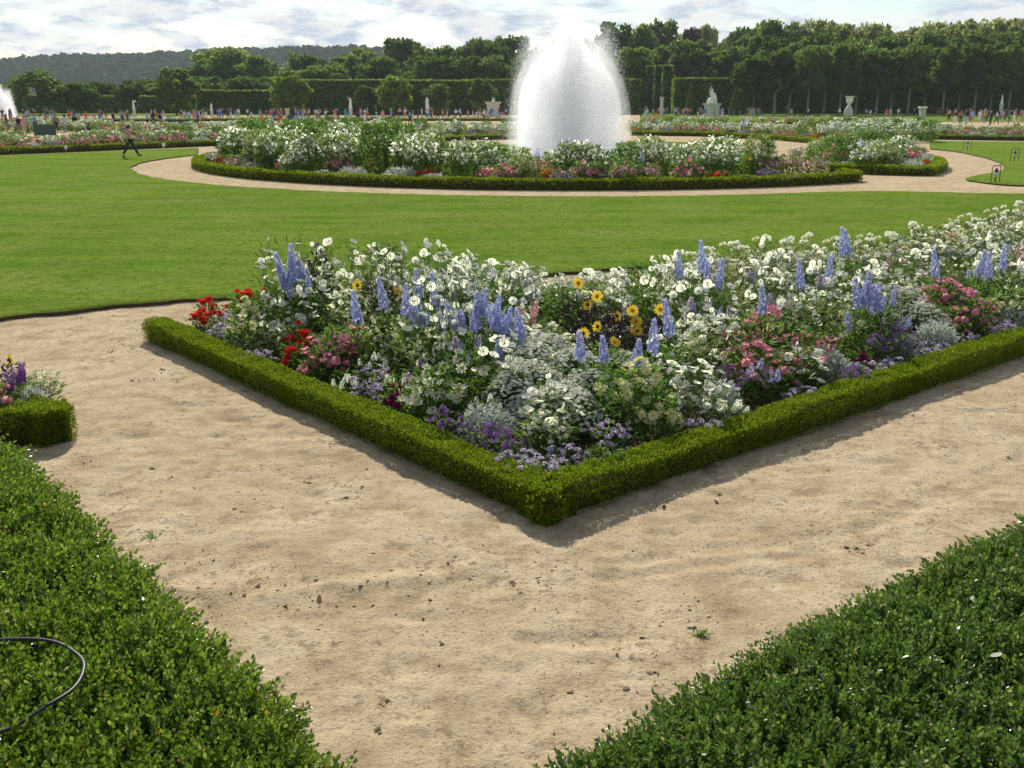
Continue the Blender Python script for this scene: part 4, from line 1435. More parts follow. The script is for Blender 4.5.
# the walker on the lawn, arm held out, seen in stride
WALK = pose(pelvis=(0, 0, .91), spine=(0, .005, 1.09), knee_l=(.10, -.20, .50), ankle_l=(.09, -.40, .12), toe_l=(.10, -.56, .10), hip_l=(.09, -.02, .87), hip_r=(-.09, .02, .87),
            knee_r=(-.09, .14, .47), ankle_r=(-.09, .40, .13), toe_r=(-.10, .30, .035), chest=(0, -.01, 1.29), neck=(0, -.02, 1.45), head=(0, -.05, 1.55), crown=(0, -.045, 1.64), nose=(0, -.155, 1.54),
            shoulder_l=(.16, -.02, 1.37), shoulder_r=(-.16, -.02, 1.37),
            elbow_l=(.20, -.30, 1.30), wrist_l=(.17, -.55, 1.31), palm_l=(.16, -.62, 1.33), elbow_r=(-.24, .10, 1.12), wrist_r=(-.25, .02, .90), palm_r=(-.25, -.01, .83))
sh1, tr1 = clothes(WALK)
k = NT('striped_cloth')
sz_ = k.n('ShaderNodeSeparateXYZ', {0: k.obj()}).outputs[2]
st_ = k.math('FRACT', k.math('MULTIPLY', sz_, 14.0))
c = k.mixc(k.math('GREATER_THAN', st_, 0.6), (0.66, 0.20, 0.16), (0.72, 0.45, 0.40))
MATS['striped_cloth'] = k.finish(k.n('ShaderNodeBsdfPrincipled', {'Base Color': c, 'Roughness': 0.85}).outputs[0])
sh1.materials.clear()
sh1.materials.append(MATS['striped_cloth'])
PART.append((body_mesh(WALK), (sh1, sh1), (tr1, tr1), (hair_mesh(WALK), hair_mesh(WALK)), (shoe_mesh(WALK, 'l'), shoe_mesh(WALK, 'r'))))
POSES.append(WALK)
q = at(131, 157, 0.07)
person(q[0], q[1], 5, 'salmon', 'dark jeans', 'dark-haired', R(82), '', 1.72, label='person in a salmon striped top striding over the lawn with one arm held out', z=0.07)

# the crowd: (px, feet row, pose, top, legs, hair, where)
CR = [(4, 131, 0, 'beige', 'khaki', 'brown-haired'), (8, 133, 3, 'maroon', 'grey', 'dark-haired'), (20, 136, 1, 'black', 'khaki', 'grey-haired'), (25, 135, 0, 'pink', 'beige', 'fair-haired'), (28, 133, 3, 'turquoise', 'navy', 'brown-haired'),
      (36, 132, 1, 'sky blue', 'dark jeans', 'grey-haired'), (41, 130, 0, 'white', 'navy', 'dark-haired'), (47, 128, 3, 'beige', 'brown', 'dark-haired'), (57, 133, 0, 'khaki', 'black', 'brown-haired'), (66, 132, 2, 'white', 'pale blue', 'dark-haired'),
      (76, 132, 0, 'black', 'black', 'dark-haired'), (80, 127, 1, 'lilac', 'grey', 'brown-haired'), (87, 126, 3, 'orange red', 'beige', 'fair-haired'), (95, 124, 0, 'pink', 'white', 'dark-haired'), (114, 125, 0, 'black', 'maroon', 'brown-haired'), (123, 124, 1, 'grey', 'navy', 'dark-haired'),
      (128, 124, 0, 'brown', 'dark jeans', 'grey-haired'), (148, 128, 1, 'sky blue', 'black', 'grey-haired'), (154, 126, 3, 'black', 'brown', 'dark-haired'), (161, 127, 0, 'navy', 'khaki', 'dark-haired'), (157, 121, 0, 'orange red', 'grey', 'brown-haired'), (182, 121, 1, 'white', 'navy', 'dark-haired'),
      (185, 122, 3, 'pale blue', 'grey', 'grey-haired'), (195, 123, 0, 'salmon', 'beige', 'fair-haired'), (199, 122, 1, 'white', 'pink', 'brown-haired'), (228, 119, 0, 'maroon', 'brown', 'dark-haired'), (239, 119, 4, 'white', 'beige', 'fair-haired'), (248, 119, 0, 'white', 'navy', 'dark-haired'),
      (252, 124, 1, 'pale blue', 'lilac', 'brown-haired'), (263, 128, 0, 'salmon', 'salmon', 'brown-haired'), (267, 120, 2, 'brown', 'khaki', 'dark-haired'), (281, 130, 4, 'orange red', 'orange red', 'brown-haired'), (278, 120, 0, 'maroon', 'dark jeans', 'grey-haired'), (295, 128, 0, 'blue', 'navy', 'dark-haired'),
      (298, 130, 3, 'pale blue', 'grey', 'brown-haired'), (306, 119, 0, 'grey', 'black', 'fair-haired'), (317, 129, 0, 'pink', 'white', 'dark-haired'), (319, 121, 1, 'beige', 'brown', 'brown-haired'), (328, 124, 3, 'black', 'dark jeans', 'grey-haired'), (326, 120, 0, 'white', 'grey', 'dark-haired'),
      (358, 125, 0, 'black', 'brown', 'dark-haired'), (365, 126, 1, 'white', 'white', 'brown-haired'), (383, 122, 0, 'pink', 'beige', 'fair-haired'), (393, 123, 3, 'maroon', 'black', 'dark-haired'), (400, 122, 0, 'black', 'grey', 'brown-haired'), (410, 124, 1, 'sky blue', 'dark jeans', 'brown-haired'),
      (413, 122, 0, 'beige', 'white', 'grey-haired'), (418, 121, 3, 'navy', 'khaki', 'dark-haired'), (428, 119, 0, 'white', 'grey', 'brown-haired'), (438, 119, 1, 'maroon', 'navy', 'dark-haired'), (443, 120, 0, 'yellow', 'brown', 'fair-haired'), (449, 120, 0, 'black', 'dark jeans', 'dark-haired'),
      (456, 119, 3, 'white', 'black', 'grey-haired'), (461, 121, 0, 'lilac', 'maroon', 'brown-haired'), (468, 120, 1, 'pink', 'grey', 'dark-haired'), (473, 120, 0, 'beige', 'white', 'dark-haired'), (484, 121, 3, 'white', 'khaki', 'fair-haired'), (490, 121, 0, 'green', 'beige', 'brown-haired'),
      (499, 118, 0, 'maroon', 'grey', 'dark-haired'), (506, 118, 1, 'pale blue', 'navy', 'brown-haired'), (641, 117, 2, 'navy', 'black', 'dark-haired'), (647, 118, 0, 'white', 'pale blue', 'brown-haired'), (653, 118, 1, 'pale blue', 'grey', 'dark-haired'), (659, 117, 3, 'beige', 'brown', 'fair-haired'),
      (667, 117, 0, 'grey', 'khaki', 'grey-haired'), (676, 117, 1, 'white', 'dark jeans', 'dark-haired'), (683, 117, 0, 'pink', 'beige', 'brown-haired'), (690, 117, 3, 'salmon', 'navy', 'dark-haired'), (698, 117, 0, 'navy', 'white', 'dark-haired'), (705, 118, 1, 'blue', 'grey', 'grey-haired'),
      (714, 118, 0, 'beige', 'beige', 'brown-haired'), (722, 118, 3, 'lilac', 'white', 'fair-haired'), (729, 117, 0, 'brown', 'khaki', 'dark-haired'), (740, 116, 1, 'black', 'grey', 'brown-haired'), (749, 116, 0, 'turquoise', 'beige', 'grey-haired'), (757, 116, 3, 'salmon', 'grey', 'dark-haired'),
      (786, 117, 0, 'black', 'brown', 'dark-haired'), (791, 118, 3, 'beige', 'grey', 'grey-haired'), (808, 117, 1, 'white', 'black', 'dark-haired'), (839, 117, 0, 'white', 'green', 'fair-haired'), (866, 118, 1, 'sky blue', 'navy', 'dark-haired'), (870, 119, 0, 'white', 'salmon', 'brown-haired'),
      (875, 118, 3, 'navy', 'grey', 'grey-haired'), (886, 119, 0, 'orange red', 'beige', 'brown-haired'), (890, 118, 1, 'pink', 'pink', 'dark-haired'), (898, 117, 0, 'white', 'grey', 'brown-haired'), (914, 116, 3, 'grey', 'black', 'dark-haired'), (938, 118, 0, 'maroon', 'brown', 'dark-haired'),
      (949, 121, 1, 'pink', 'black', 'brown-haired'), (955, 123, 0, 'maroon', 'white', 'fair-haired'), (960, 124, 3, 'khaki', 'black', 'fair-haired'), (966, 124, 0, 'black', 'pale blue', 'dark-haired'), (972, 123, 1, 'sky blue', 'beige', 'dark-haired'), (979, 122, 0, 'white', 'white', 'grey-haired'),
      (984, 123, 3, 'beige', 'khaki', 'brown-haired'), (990, 125, 0, 'black', 'dark jeans', 'dark-haired'), (996, 124, 1, 'white', 'brown', 'dark-haired'), (1002, 123, 0, 'lilac', 'grey', 'fair-haired'), (1008, 124, 3, 'green', 'green', 'brown-haired'), (1014, 123, 0, 'salmon', 'white', 'dark-haired'),
      (1020, 123, 1, 'brown', 'beige', 'grey-haired'), (1029, 123, 0, 'blue', 'beige', 'brown-haired'), (1040, 122, 3, 'white', 'navy', 'dark-haired')]
for i, (px, py, pi, a_, b2, hk) in enumerate(CR):
    w = 'by the green boards at far left' if px < 105 else 'near the winged statue' if px < 215 else 'behind the left ring flowers' if px < 340 else 'left of the great fountain' if px < 520 else 'near the seated white statue' if px < 770 else 'near the stone urn' if px < 905 else 'beyond the right lawn'
    q = at(px, py)
    short = i % 5 == 2
    hat = {17: None, 56: 'white', 76: 'beige', 95: 'white'}.get(i)
    person(q[0], q[1], pi, a_, b2, hk, RNG.uniform(0, 6.28), w, 1.60 + 0.17 * RNG.random(), short, False, hat)


TOPS = list(PAL)
seen_labels = {o.get('label') for o in bpy.data.objects}
nmore = 0
spans = [(200, 345, 'behind the left ring flowers', 117, 121), (345, 515, 'left of the great fountain', 116.5, 119), (638, 770, 'near the seated white statue', 115.5, 117), (0, 200, 'in the far left crowd', 119, 123), (945, 1050, 'beyond the right lawn', 118, 122)]
while nmore < 150:
    a0, a1, w, r0, r1 = spans[(0, 1, 1, 2, 3, 0, 4, 4, 2, 3)[nmore % 10]]
    tp_, lg, hk = TOPS[RNG.integers(0, len(TOPS))], TOPS[RNG.integers(0, len(TOPS))], list(HAIR)[RNG.integers(0, 4)]
    sh_ = RNG.random() < .3
    lab = '%s person in %s top and %s%s %s' % (hk, tp_, lg, ' shorts' if sh_ else '' if 'jeans' in lg else ' trousers', w)
    if lab in seen_labels:
        continue
    seen_labels.add(lab)
    q = at(RNG.uniform(a0, a1), RNG.uniform(r0, r1))
    person(q[0], q[1], int(RNG.integers(0, 5)), tp_, lg, hk, RNG.uniform(0, 6.28), w, 1.60 + .2 * RNG.random(), sh_, label=lab)
    nmore += 1

# ------------------------------------------------------------------ marble figures on pedestals, urns
def pedestal(b, w, h):
    prof = [(w * .60, 0), (w * .60, h * .10), (w * .5, h * .14), (w * .46, h * .18), (w * .46, h * .82), (w * .56, h * .88), (w * .58, h)]
    sides = 4
    a = np.arange(4) * math.pi / 2 + math.pi / 4
    V = np.array([(r * 1.41 * math.cos(t), r * 1.41 * math.sin(t), z) for r, z in prof for t in a])
    b.add(V, [(i * 4 + j, i * 4 + (j + 1) % 4, (i + 1) * 4 + (j + 1) % 4, (i + 1) * 4 + j) for i in range(len(prof) - 1) for j in range(4)] + [(24, 25, 26, 27)])


def drape(J, a0=0.0, flow=0.0):
    """folded cloth round the legs of a figure"""
    b = MB()
    p0 = np.array(J['pelvis'])
    n, m_ = 20, 8
    V = []
    for i in range(m_):
        t = i / (m_ - 1)
        for j in range(n):
            a = j / n * 6.283
            r = (.17 + .10 * t) * (1 + .10 * math.sin(6 * a + 2 * t))
            V.append((p0[0] + r * math.cos(a), p0[1] + r * .85 * math.sin(a) + flow * t, p0[2] + .06 - t * (p0[2] + .04)))
    F = [(i * n + j, (i + 1) * n + j, (i + 1) * n + (j + 1) % n, i * n + (j + 1) % n) for i in range(m_ - 1) for j in range(n)]
    b.add(np.array(V), F)
    return b.mesh('drapery', 'marble', True)


def statue(px, top, d, J, label, ped_h, extra=None, rz=0.0, draped=True, ped_w=None):
    x, zt = far(px, top, d)
    rzmax = max(v[2] for v in J.values()) + .07
    s = (zt - ped_h) / rzmax
    root = thing('statue', label, 'statue', (x, d, 0), rz, 1.0, 'white marble statues')
    b = MB()
    pedestal(b, ped_w or 0.42 * s + .12, ped_h)
    obj('pedestal', b.mesh('pedestal', 'weathered_stone'), root)
    bm = body_mesh(J)
    bm.materials.clear()
    bm.materials.append(MATS['marble'])
    bm.materials.append(MATS['marble'])
    f = obj('figure', bm, root, (0, 0, ped_h))
    f.scale = (s,) * 3
    if draped:
        obj('drapery', drape(J), f)
    obj('hair', hair_mesh(J), f).data.materials[0] = MATS['marble']
    if extra:
        e = extra(J)
        obj(e[0], e[1], f)
    return root


def wing(J):
    b = MB()
    c = np.array(J['chest'])
    b.tube(np.array([c + (0.05, .08, .0), c + (.35, .16, .22), c + (.55, .16, .10), c + (.62, .16, -.18)]), [.07, .13, .13, .03], 8)
    return 'wing', b.mesh('wing', 'marble', True)


def club(J):
    b = MB()
    w = np.array(J['palm_r'])
    b.tube(np.array([w, (w[0] * 1.1, w[1], w[2] * .5), (w[0] * 1.2, w[1], 0.0)]), [.03, .05, .08], 8)
    return 'support', b.mesh('support', 'marble', True)


def rock_seat(J):
    b = MB()
    b.lathe([(.46, 0), (.42, .2), (.34, .38), (.30, .46), (.05, .5)], 9, 0, (0, .12, 0))
    b.tube(np.array([(.35, .0, .0), (.38, .05, .45), (.30, .05, .75), (.22, -.02, .88)]), [.18, .15, .10, .07], 8)
    return 'rock', b.mesh('rock', 'marble', True)


UP_R = dict(elbow_r=(-.36, -.02, 1.52), wrist_r=(-.30, -.06, 1.80), palm_r=(-.29, -.07, 1.87))
BENT = dict(elbow_l=(.31, .04, 1.17), wrist_l=(.20, -.18, 1.22), palm_l=(.16, -.22, 1.25))
SIT = pose(pelvis=(0, .1, .52), spine=(0, .12, .70), chest=(0, .10, .90), neck=(0, .06, 1.06), head=(0, .03, 1.16), crown=(0, .035, 1.25), nose=(0, -.08, 1.15), shoulder_l=(.17, .1, .98), shoulder_r=(-.17, .1, .98),
           elbow_l=(.26, -.05, .76), wrist_l=(.18, -.24, .68), palm_l=(.16, -.30, .66), elbow_r=(-.30, .05, 1.18), wrist_r=(-.16, .02, 1.42), palm_r=(-.13, .01, 1.49),
           hip_l=(.10, .04, .50), knee_l=(.13, -.36, .50), ankle_l=(.12, -.34, .08), toe_l=(.13, -.50, .04), hip_r=(-.10, .04, .50), knee_r=(-.16, -.34, .42), ankle_r=(-.14, -.18, .08), toe_r=(-.15, -.34, .04))
statue(133, 100, 190, pose(**BENT), 'winged white statue above the flowers at left', 1.7, wing)
statue(211, 103, 195, pose(**dict(knee_l=(.12, -.08, .5))), 'upright white statue before the left end of the hedge wall', 1.2, club)
statue(350, 96, 195, pose(**UP_R), 'slim white statue with raised arm before the long hedge', 1.5)
statue(427, 97, 195, pose(**BENT, **dict(pelvis=(.03, 0, .95))), 'white statue half hidden by the small ball tree', 1.4)
statue(713, 86, 195, SIT, 'seated white statue on a wide pedestal', 2.4, rock_seat, R(25), False, 2.2)
statue(1003, 94, 195, pose(**UP_R, **dict(pelvis=(.03, 0, .95))), 'white statue with raised arm at the far right under the avenue', 2.3, None, R(40))
statue(493, 96, 195, SIT, 'low seated white statue beside the great fountain', 2.7, rock_seat, R(-30), False, 1.9)

def urn(px, top, base, d, label, ped_h):
    x, zt = far(px, top, d)
    root = thing('stone_urn', label, 'urn', (x, d, 0), 0, 1.0, 'stone urns')
    b = MB()
    b.lathe([(.64, 0), (.78, .35), (.80, .9), (.72, 1.3), (.50, 1.7), (.28, ped_h)], 20)
    obj('pedestal', b.mesh('pedestal', 'weathered_stone', True), root)
    h = zt - ped_h
    b = MB()
    b.lathe([(.30, 0), (.22, h * .1), (.32, h * .18), (.58, h * .34), (.64, h * .5), (.60, h * .72), (.63, h * .88), (.92, h * .95), (.95, h), (.75, h), (.6, h * .9)], 24)
    obj('bowl', b.mesh('bowl', 'marble', True), root, (0, 0, ped_h))


urn(850, 96, 117, 190, 'tall white stone urn before the avenue', 2.05)
x, zt = far(923, 106.5, 190)
t = thing('stone_pedestal', 'empty white stone pedestal before the avenue', 'pedestal', (x, 190.0, 0))
b = MB()
b.box((-.58, -.58, 0), (.58, .58, .35))
b.box((-.48, -.48, .35), (.48, .48, zt - .3))
obj('shaft', b.mesh('shaft', 'weathered_stone'), t)
b = MB()
b.box((-.66, -.66, zt - .3), (.66, .66, zt))
obj('cap', b.mesh('cap', 'marble'), t)
for px, top, d, lab in ((287, 108.5, 165, 'short white stone post behind the person in orange red'), (662, 97, 190, 'slim pale stone pillar left of the seated statue'), (316, 110, 180, 'small white stone post behind the ring flowers')):
    x, zt = far(px, top, d)
    b = MB()
    b.lathe([(.42, 0), (.42, .2), (.33, .3), (.30, zt * .85), (.42, zt * .92), (.45, zt)], 14)
    tag(obj('stone_post', b.mesh('stone_post', 'weathered_stone'), None, (x, d, 0)), lab, 'post', 'stone posts')

# green boards among the left crowd
for px0, px1, top, base, lab in ((34, 54, 124.5, 137, 'green board panel nearest the small fountain at far left'), (77, 93, 122, 132, 'green board panel behind the person in black'), (168, 198, 119.5, 130, 'widest green board panel, cut lower at one end'), (371, 379, 117, 124, 'narrow green board panel left of the fountain'), (388, 395, 117, 124, 'narrow green board panel nearer the fountain'), (288, 298, 115, 124, 'small green board panel behind the ring flowers')):
    q0 = at(px0, base)
    d = q0[1]
    x0, zt = far(px0, top, d)
    x1, _ = far(px1, top, d)
    t = thing('board_panel', lab, 'barrier', ((x0 + x1) / 2, d, 0), 0, 1.0, 'green barrier boards')
    w = x1 - x0
    b = MB()
    b.box((-w / 2, -.03, .12), (w / 2, .03, zt - .05))
    obj('board', b.mesh('board', 'green_paint'), t)
    b = MB()
    b.box((-w / 2 - .04, -.05, zt - .05), (w / 2 + .04, .05, zt + .02))
    obj('rail', b.mesh('rail', 'green_paint'), t)
    for sx in (-1, 1):
        b = MB()
        b.box((-.035, -.045, 0), (.035, .045, zt - .05), 0, 0, (sx * (w / 2 + .036), 0, 0))
        obj('leg', b.mesh('leg', 'green_paint'), t)

# floodlights in hoop guards on the right lawn, and small lights before the left hedge
hoop = MB()
hw, hh = .22, .52
hp = smooth_line([(-hw, 0, 0), (-hw, 0, hh * .6), (-hw * .93, 0, hh * .93), (-hw * .7, 0, hh), (hw * .7, 0, hh), (hw * .93, 0, hh * .93), (hw, 0, hh * .6), (hw, 0, 0)], 4)
hoop.tube(hp, .014, 6)
hoop_me = hoop.mesh('guard', 'black_metal', True)
b = MB()
b.lathe([(.022, 0), (.022, .16)], 8)
stake_me = b.mesh('stake', 'black_metal')
b = MB()
b.lathe([(.05, .16), (.075, .19), (.08, .30), (.06, .33)], 14)
glass_me = b.mesh('lens', 'lamp_glass', True)
b = MB()
b.lathe([(.085, .33), (.09, .345), (.05, .38), (.03, .44), (.005, .45)], 14)
cap_me = b.mesh('cap', 'black_metal', True)
for i, (px, py, lab) in enumerate(((967, 150, 'lawn lamp in a hoop guard farthest up the right lawn'), (1014, 161, 'lawn lamp in a hoop guard near the right picture edge'), (995, 182, 'lawn lamp in a hoop guard closest to the pale path'), (1028, 171, 'lawn lamp cut off by the right picture edge'))):
    q = at(px, py, .06)
    t = thing('lawn_lamp', lab, 'lamp', (q[0], q[1], .06), R((-20, 10, 25, 60)[i]), (1.0, 1.0, 1.15), 'hooped lawn lamps')
    for nm, me in (('guard', hoop_me), ('stake', stake_me), ('lens', glass_me), ('cap', cap_me)):
        obj(nm, me, t)
for px, py, lab in ((66, 151.5, 'little white spotlight before the left edging hedge'), (164, 148.5, 'little white spotlight near the walking person')):
    q = at(px, py, .05)
    b = MB()
    b.lathe([(.02, 0), (.02, .1), (.09, .12), (.11, .3), (.02, .31)], 10)
    tag(obj('spotlight', b.mesh('spotlight', 'marble', True), None, (q[0], q[1], .07)), lab, 'lamp', 'little white spotlights')

# ------------------------------------------------------------------ air
k = NT('haze')
vol = k.n('ShaderNodeVolumePrincipled', {'Color': (0.80, 0.92, 1.0, 1), 'Density': 0.00012, 'Anisotropy': 0.1})
k.t.links.new(vol.outputs[0], k.out.inputs['Volume'])
MATS['haze'] = k.m
m = MB()
m.box((-1700, -260, -6), (1700, 1700, 190))
tag(obj('haze', m.mesh('haze', 'haze')), 'thin bluish summer haze', None, None, 'stuff')

# ------------------------------------------------------------------ flowers: blooms first, then whole plants


def petals(n, r0, r1, w0, w1, cup, mat=0, notch=0.0, tip=0.5, z0=0.0, roll=0.0):
    b = MB()
    a = np.arange(n) * 2 * math.pi / n + roll
    V, F = [], []
    rm = r0 + (r1 - r0) * 0.6
    zz = lambda r: z0 + cup * (r - r0)
    for i, t in enumerate(a):
        c, s = math.cos(t), math.sin(t)
        jz = RNG.normal(0, 0.06) * r1
        for r, w, q in ((r0, w0, 0), (rm, w1, .5), (r1, w1 * tip, 1)):
            for sg in (-1, 1):
                V.append((r * c - sg * w * s, r * s + sg * w * c, zz(r) + jz * q))
        o = i * 6
        F += [(o, o + 1, o + 3, o + 2), (o + 2, o + 3, o + 5, o + 4)]
    return np.array(V), np.array(F)


def dome(r, h, mat, z0=0.0, sides=7):
    a = np.arange(sides) * 2 * math.pi / sides
    V = [(r * math.cos(t), r * math.sin(t), z0) for t in a] + [(r * .6 * math.cos(t), r * .6 * math.sin(t), z0 + h * .8) for t in a] + [(0, 0, z0 + h)]
    F = [(j, (j + 1) % sides, sides + (j + 1) % sides, sides + j) for j in range(sides)]
    T = [(sides + j, sides + (j + 1) % sides, 2 * sides) for j in range(sides)]
    return np.array(V), np.array(F), np.array(T)


def flower(name, layers, eye=None, mats=()):
    b = MB()
    for ly in layers:
        v, f = petals(**ly)
        b.add(v, f, ly.get('mat', 0))
    if eye:
        v, f, t = dome(*eye)
        n0 = b.n
        b.add(v, f, eye[2])
        b.f.append((t + n0, eye[2]))
    return b.mesh(name, list(mats))


def BL_cosmos(i):
    return flower('bloom', [dict(n=8, r0=.006, r1=.046, w0=.005, w1=.017, cup=(.12, .35, -.1)[i], tip=.75)], (.009, .007, 1), ['white_petal', ('yellow_eye', 'dark_eye', 'yellow_eye')[i]])


def BL_dahlia(i, p, eye='yellow_eye', size=1.0, rows=2):
    ly = []
    for q in range(rows):
        ly.append(dict(n=9, r0=.008, r1=(.044 - .011 * q) * size, w0=.005, w1=.0115 * size, cup=.15 + .45 * q + .1 * i, tip=.35, z0=.004 * q, roll=.35 * q))
    return flower('bloom', ly, (.011 * size, .009, 1), [p, eye])


def BL_daisy(i, p='cream_petal'):
    return flower('bloom', [dict(n=9, r0=.007, r1=.048, w0=.005, w1=.011, cup=.15 + .2 * i, tip=.4)], (.013, .010, 1), [p, 'yellow_eye'])


def BL_rudbeckia(i):
    return flower('bloom', [dict(n=11, r0=.012, r1=.052, w0=.007, w1=.011, cup=-.1 + .2 * i, tip=.45)], (.017, .016, 1), ['yellow_petal', ('dark_eye', 'orange_eye')[i % 2]])


def BL_zinnia(i):
    return flower('bloom', [dict(n=11, r0=.004, r1=.042, w0=.004, w1=.011, cup=.05, tip=.6), dict(n=10, r0=.004, r1=.034, w0=.004, w1=.010, cup=.45, tip=.6, z0=.003), dict(n=8, r0=.003, r1=.023, w0=.003, w1=.008, cup=.9, tip=.6, z0=.006)], None, ['red_petal'])


def BL_spike(i, p='blue_petal', L=.30, r=.042, n=120, eye=True):
    b = MB()
    cup5 = (np.array([(0, 0, 0)] + [(math.cos(a), math.sin(a), .45) for a in np.arange(5) * 1.2566]) * .016, [(np.array([[0, 1, 2], [0, 2, 3], [0, 3, 4], [0, 4, 5], [0, 5, 1]]), 0)])
    t = (np.arange(n) + RNG.random(n)) / n
    a = np.arange(n) * 2.4 + RNG.normal(0, .3, n)
    rr = r * (1 - .65 * t ** 2) * RNG.uniform(.7, 1.1, n)
    P = np.column_stack([rr * np.cos(a), rr * np.sin(a), t * L])
    D = np.column_stack([np.cos(a), np.sin(a), .3 + .5 * t])
    b.scatter(cup5, P, D, (1.15 - .55 * t) * RNG.uniform(.8, 1.2, n) * (r / .034) ** .5)
    b.tube([(0, 0, -.02), (0, 0, L * .95)], [.004, .003], 4, 1)
    return b.mesh('flower_spike', [p, 'stem_green'])


def BL_cleome(i, p='white_petal'):
    b = MB()
    n = 46
    d = rdir(n, .35)
    d[:, 2] = np.abs(d[:, 2]) * .9
    b.scatter(leaf4(.030, .020, .2), d * np.array((.034, .034, .035)), d + rdir(n, 0, .35), RNG.uniform(.7, 1.2, n))
    d2 = rdir(16, .2)
    b.scatter(leaf4(.075, .003), np.zeros((16, 3)), d2, None, None, [1])
    return b.mesh('bloom', [p, 'stem_green'])


def BL_cluster(i, p, n=14, r=.024):
    """a small head of tiny florets"""
    b = MB()
    d = rdir(n, .6)
    d[:, 2] = np.abs(d[:, 2])
    hexa = (np.array([(0, 0, 0)] + [(math.cos(a), math.sin(a), .2) for a in np.arange(5) * 1.2566]) * .0085, [(np.array([[0, 1, 2], [0, 2, 3], [0, 3, 4], [0, 4, 5], [0, 5, 1]]), 0)])
    b.scatter(hexa, d * np.array((r, r, r * .7)), d, RNG.uniform(.8, 1.2, n))
    return b.mesh('bloom', [p])


BLOOMS = {
    'cosmos': [BL_cosmos(i) for i in range(3)],
    'pink': [BL_dahlia(0, 'pink_petal'), BL_dahlia(1, 'pink_petal', 'orange_eye', .9)],
    'palepink': [BL_dahlia(0, 'pale_pink_petal', 'yellow_eye', .9)],
    'crimson': [BL_dahlia(0, 'crimson_petal', 'crimson_petal', .9, 3)],
    'cream': [BL_dahlia(0, 'lemon_petal', 'yellow_eye', .95), BL_daisy(1, 'lemon_petal')],
    'white_daisy': [BL_daisy(0), BL_daisy(1)],
    'rudbeckia': [BL_rudbeckia(i) for i in range(3)],
    'zinnia': [BL_zinnia(0)],
    'delphinium': [BL_spike(0), BL_spike(1, L=.24, n=95), BL_spike(2, L=.36, r=.046, n=145)],
    'salvia': [BL_spike(0, 'violet_petal', .17, .014, 40)],
    'pinkspike': [BL_spike(0, 'pale_pink_petal', .24, .026, 50)],
    'larkspur': [BL_spike(0, 'lilac_petal', .15, .024, 40), BL_spike(1, 'blue_petal', .13, .022, 34)],
    'violet': [BL_cluster(0, 'violet_petal', 24, .035)],
    'cleome': [BL_cleome(0), BL_cleome(1, 'cream_petal')],
    'nicotiana': [flower('bloom', [dict(n=5, r0=.003, r1=.026, w0=.003, w1=.010, cup=.1, tip=.3)], None, ['lime_petal']), flower('bloom', [dict(n=5, r0=.003, r1=.026, w0=.003, w1=.010, cup=.4, tip=.3)], None, ['cream_petal'])],
    'lilac': [BL_cluster(0, 'lilac_petal')],
    'purple': [BL_cluster(0, 'purple_petal')],
    'snapdragon': [BL_spike(0, 'white_petal', .075, .020, 26)],
    'foxtail_purple': [BL_spike(0, 'purple_petal', .20, .026, 55)],
}

LEAF_Q = leaf4


